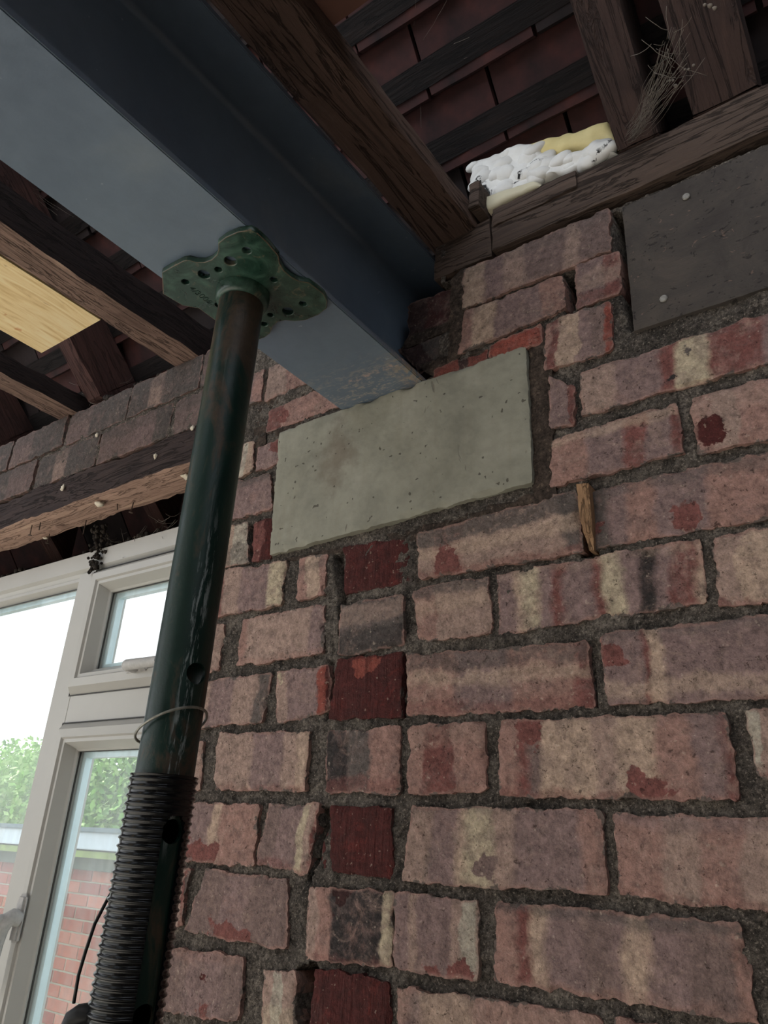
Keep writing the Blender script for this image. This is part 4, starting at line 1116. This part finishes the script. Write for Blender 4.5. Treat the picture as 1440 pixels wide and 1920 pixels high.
fromb('cord', bm, m_black, prop, 'black cord')
bm = bmesh.new(); pts = []
for k in range(40):
    t = 2*PI*k/40; Rr = .0268+.0022*max(0, -math.cos(t))+.0014*math.sin(3*t)*0
    pts.append(ctr+rt*(Rr*math.cos(t))+fw*(.0275*math.sin(t))+Vector((0, 0, .089+.012*math.cos(t)-.007*math.sin(t))))
tube(bm, pts, .0012, 6, True)
fromb('wire_loop', bm, m_wire, prop, 'thin twisted steel wire loop')
settle(prop)

# ============================================================ OUTSIDE
gr = structure(box('ground', (-30, -14, FLOOR-.14), (12, 26, FLOOR-.12), simple('outside_paving', (120, 122, 112), .9, .2, 2, .2)), 'ground outside the window')
gar = thing('garage_building', 'red brick garage with flat white edged roof outside the window', 'building', (-6, 3.2, FLOOR-.1))
GY = 2.75; gz0, gz1 = FLOOR-.1, -.20
m_gm = simple('garage_mortar', (176, 168, 150), .95, .15, 20, .3)
box('wall', (-11, GY+.006, gz0), (-2.6, GY+2.6, gz1), m_gm, gar)
gb = [simple('garage_brick', c, .9, .2, 30, .3) for c in ((172, 92, 76), (184, 106, 88), (158, 82, 72), (190, 118, 100))]
gm = []
for k in range(4):
    bm = bmesh.new(); rbox(bm, (-.107, 0, -.0325), (.107, .03, .0325)); bmesh.ops.bevel(bm, geom=bm.edges[:], offset=.003, segments=1, affect='EDGES')
    me = bpy.data.meshes.new('brick'); bmesh.ops.recalc_face_normals(bm, faces=bm.faces); bm.to_mesh(me); bm.free(); me.materials.append(gb[k]); gm.append(me)
r = 0; zt = gz1-.036
while zt-r*.075 > -1.42:
    for c in range(18):
        o = bpy.data.objects.new('brick', random.choice(gm)); C.objects.link(o); o.parent = gar
        o.location = (-7.0+c*.225+(.112 if r % 2 else 0), GY+random.uniform(-.002, .002), zt-r*.075)
    r += 1
box('roof_edge_shade_strip', (-11, GY-.06, -.20), (-2.6, GY+2.6, -.125), simple('recess_shade_grey', (92, 98, 88), .9, .3, 8, .3), gar)  # grey green strip standing in for the shadowed recess under the ledge
box('mossy_ledge', (-11, GY-.10, -.125), (-2.6, GY+.0, -.085), simple('moss_green', (150, 168, 104), .95, .3, 14, .6), gar)
box('fascia', (-11, GY-.12, -.075), (-2.6, GY-.08, .030), simple('pale_blue_fascia', (214, 226, 236), .5, .08, 4, .1), gar, bevel=.004)
box('gutter_trim', (-11, GY-.14, .030), (-2.6, GY+2.6, .060), simple('slate_roof_felt', (118, 134, 142), .8, .15, 6, .3), gar, bevel=.004)
settle(gar)
def leafy(name, c, rx, ry, rz, n, cols, seed, label):
    rn = random.Random(seed); t = thing(name, label, 'tree', (c[0], c[1], FLOOR-.1), 'garden trees')
    vs = []; fs = []; mi = []
    for k in range(n):
        while True:
            p = Vector((rn.uniform(-1, 1), rn.uniform(-1, 1), rn.uniform(-1, 1)))
            if .25 < p.length < 1: break
        p *= 1+.25*noise.noise(p*2.5+Vector((seed, 0, 0)))
        q = Vector((c[0]+p.x*rx, c[1]+p.y*ry, c[2]+p.z*rz)); s = rn.uniform(.035, .085)
        a = Vector((rn.gauss(0, 1), rn.gauss(0, 1), rn.gauss(0, 1))).normalized(); b = a.orthogonal().normalized()
        i = len(vs); vs += [q+a*s, q+b*s*.5, q-a*s, q-b*s*.5]; fs.append((i, i+1, i+2, i+3)); mi.append(rn.randrange(len(cols)))
    me = bpy.data.meshes.new('foliage'); me.from_pydata(vs, [], fs); o = obj('foliage', me, cols, t, None, False); o['kind'] = 'stuff'
    for p, m in zip(me.polygons, mi): p.material_index = m
    bm = bmesh.new(); tube(bm, [(c[0], c[1], FLOOR-.1), (c[0]+.1, c[1], c[2]*.4), (c[0], c[1], c[2]+rz*.4)], lambda t: .16-.1*t, 10); fromb('trunk', bm, m_rafter, t); settle(t)
lc = [simple('leaf_green', c, .7, .2, 5, .1) for c in ((104, 150, 60), (132, 176, 84), (84, 126, 56), (156, 188, 110))]
leafy('garden_tree', (-10.2, 7.4, .3), 1.55, 1.5, 1.75, 14000, lc, 1, 'bright green tree beyond the garage behind the casement')
leafy('garden_tree', (-14.0, 7.9, .2), 1.5, 1.6, 1.5, 12000, [lc[3], lc[1]], 2, 'paler tree seen through the large left pane')
leafy('garden_tree', (-17.8, 8.8, .1), 1.7, 1.6, 1.7, 9000, [lc[3], lc[2]], 3, 'tree at the far left edge behind the large pane')
leafy('garden_tree', (-7.1, 7.4, .1), 1.45, 1.5, 2.0, 9000, lc, 4, 'green tree behind the garage hidden partly by the prop')
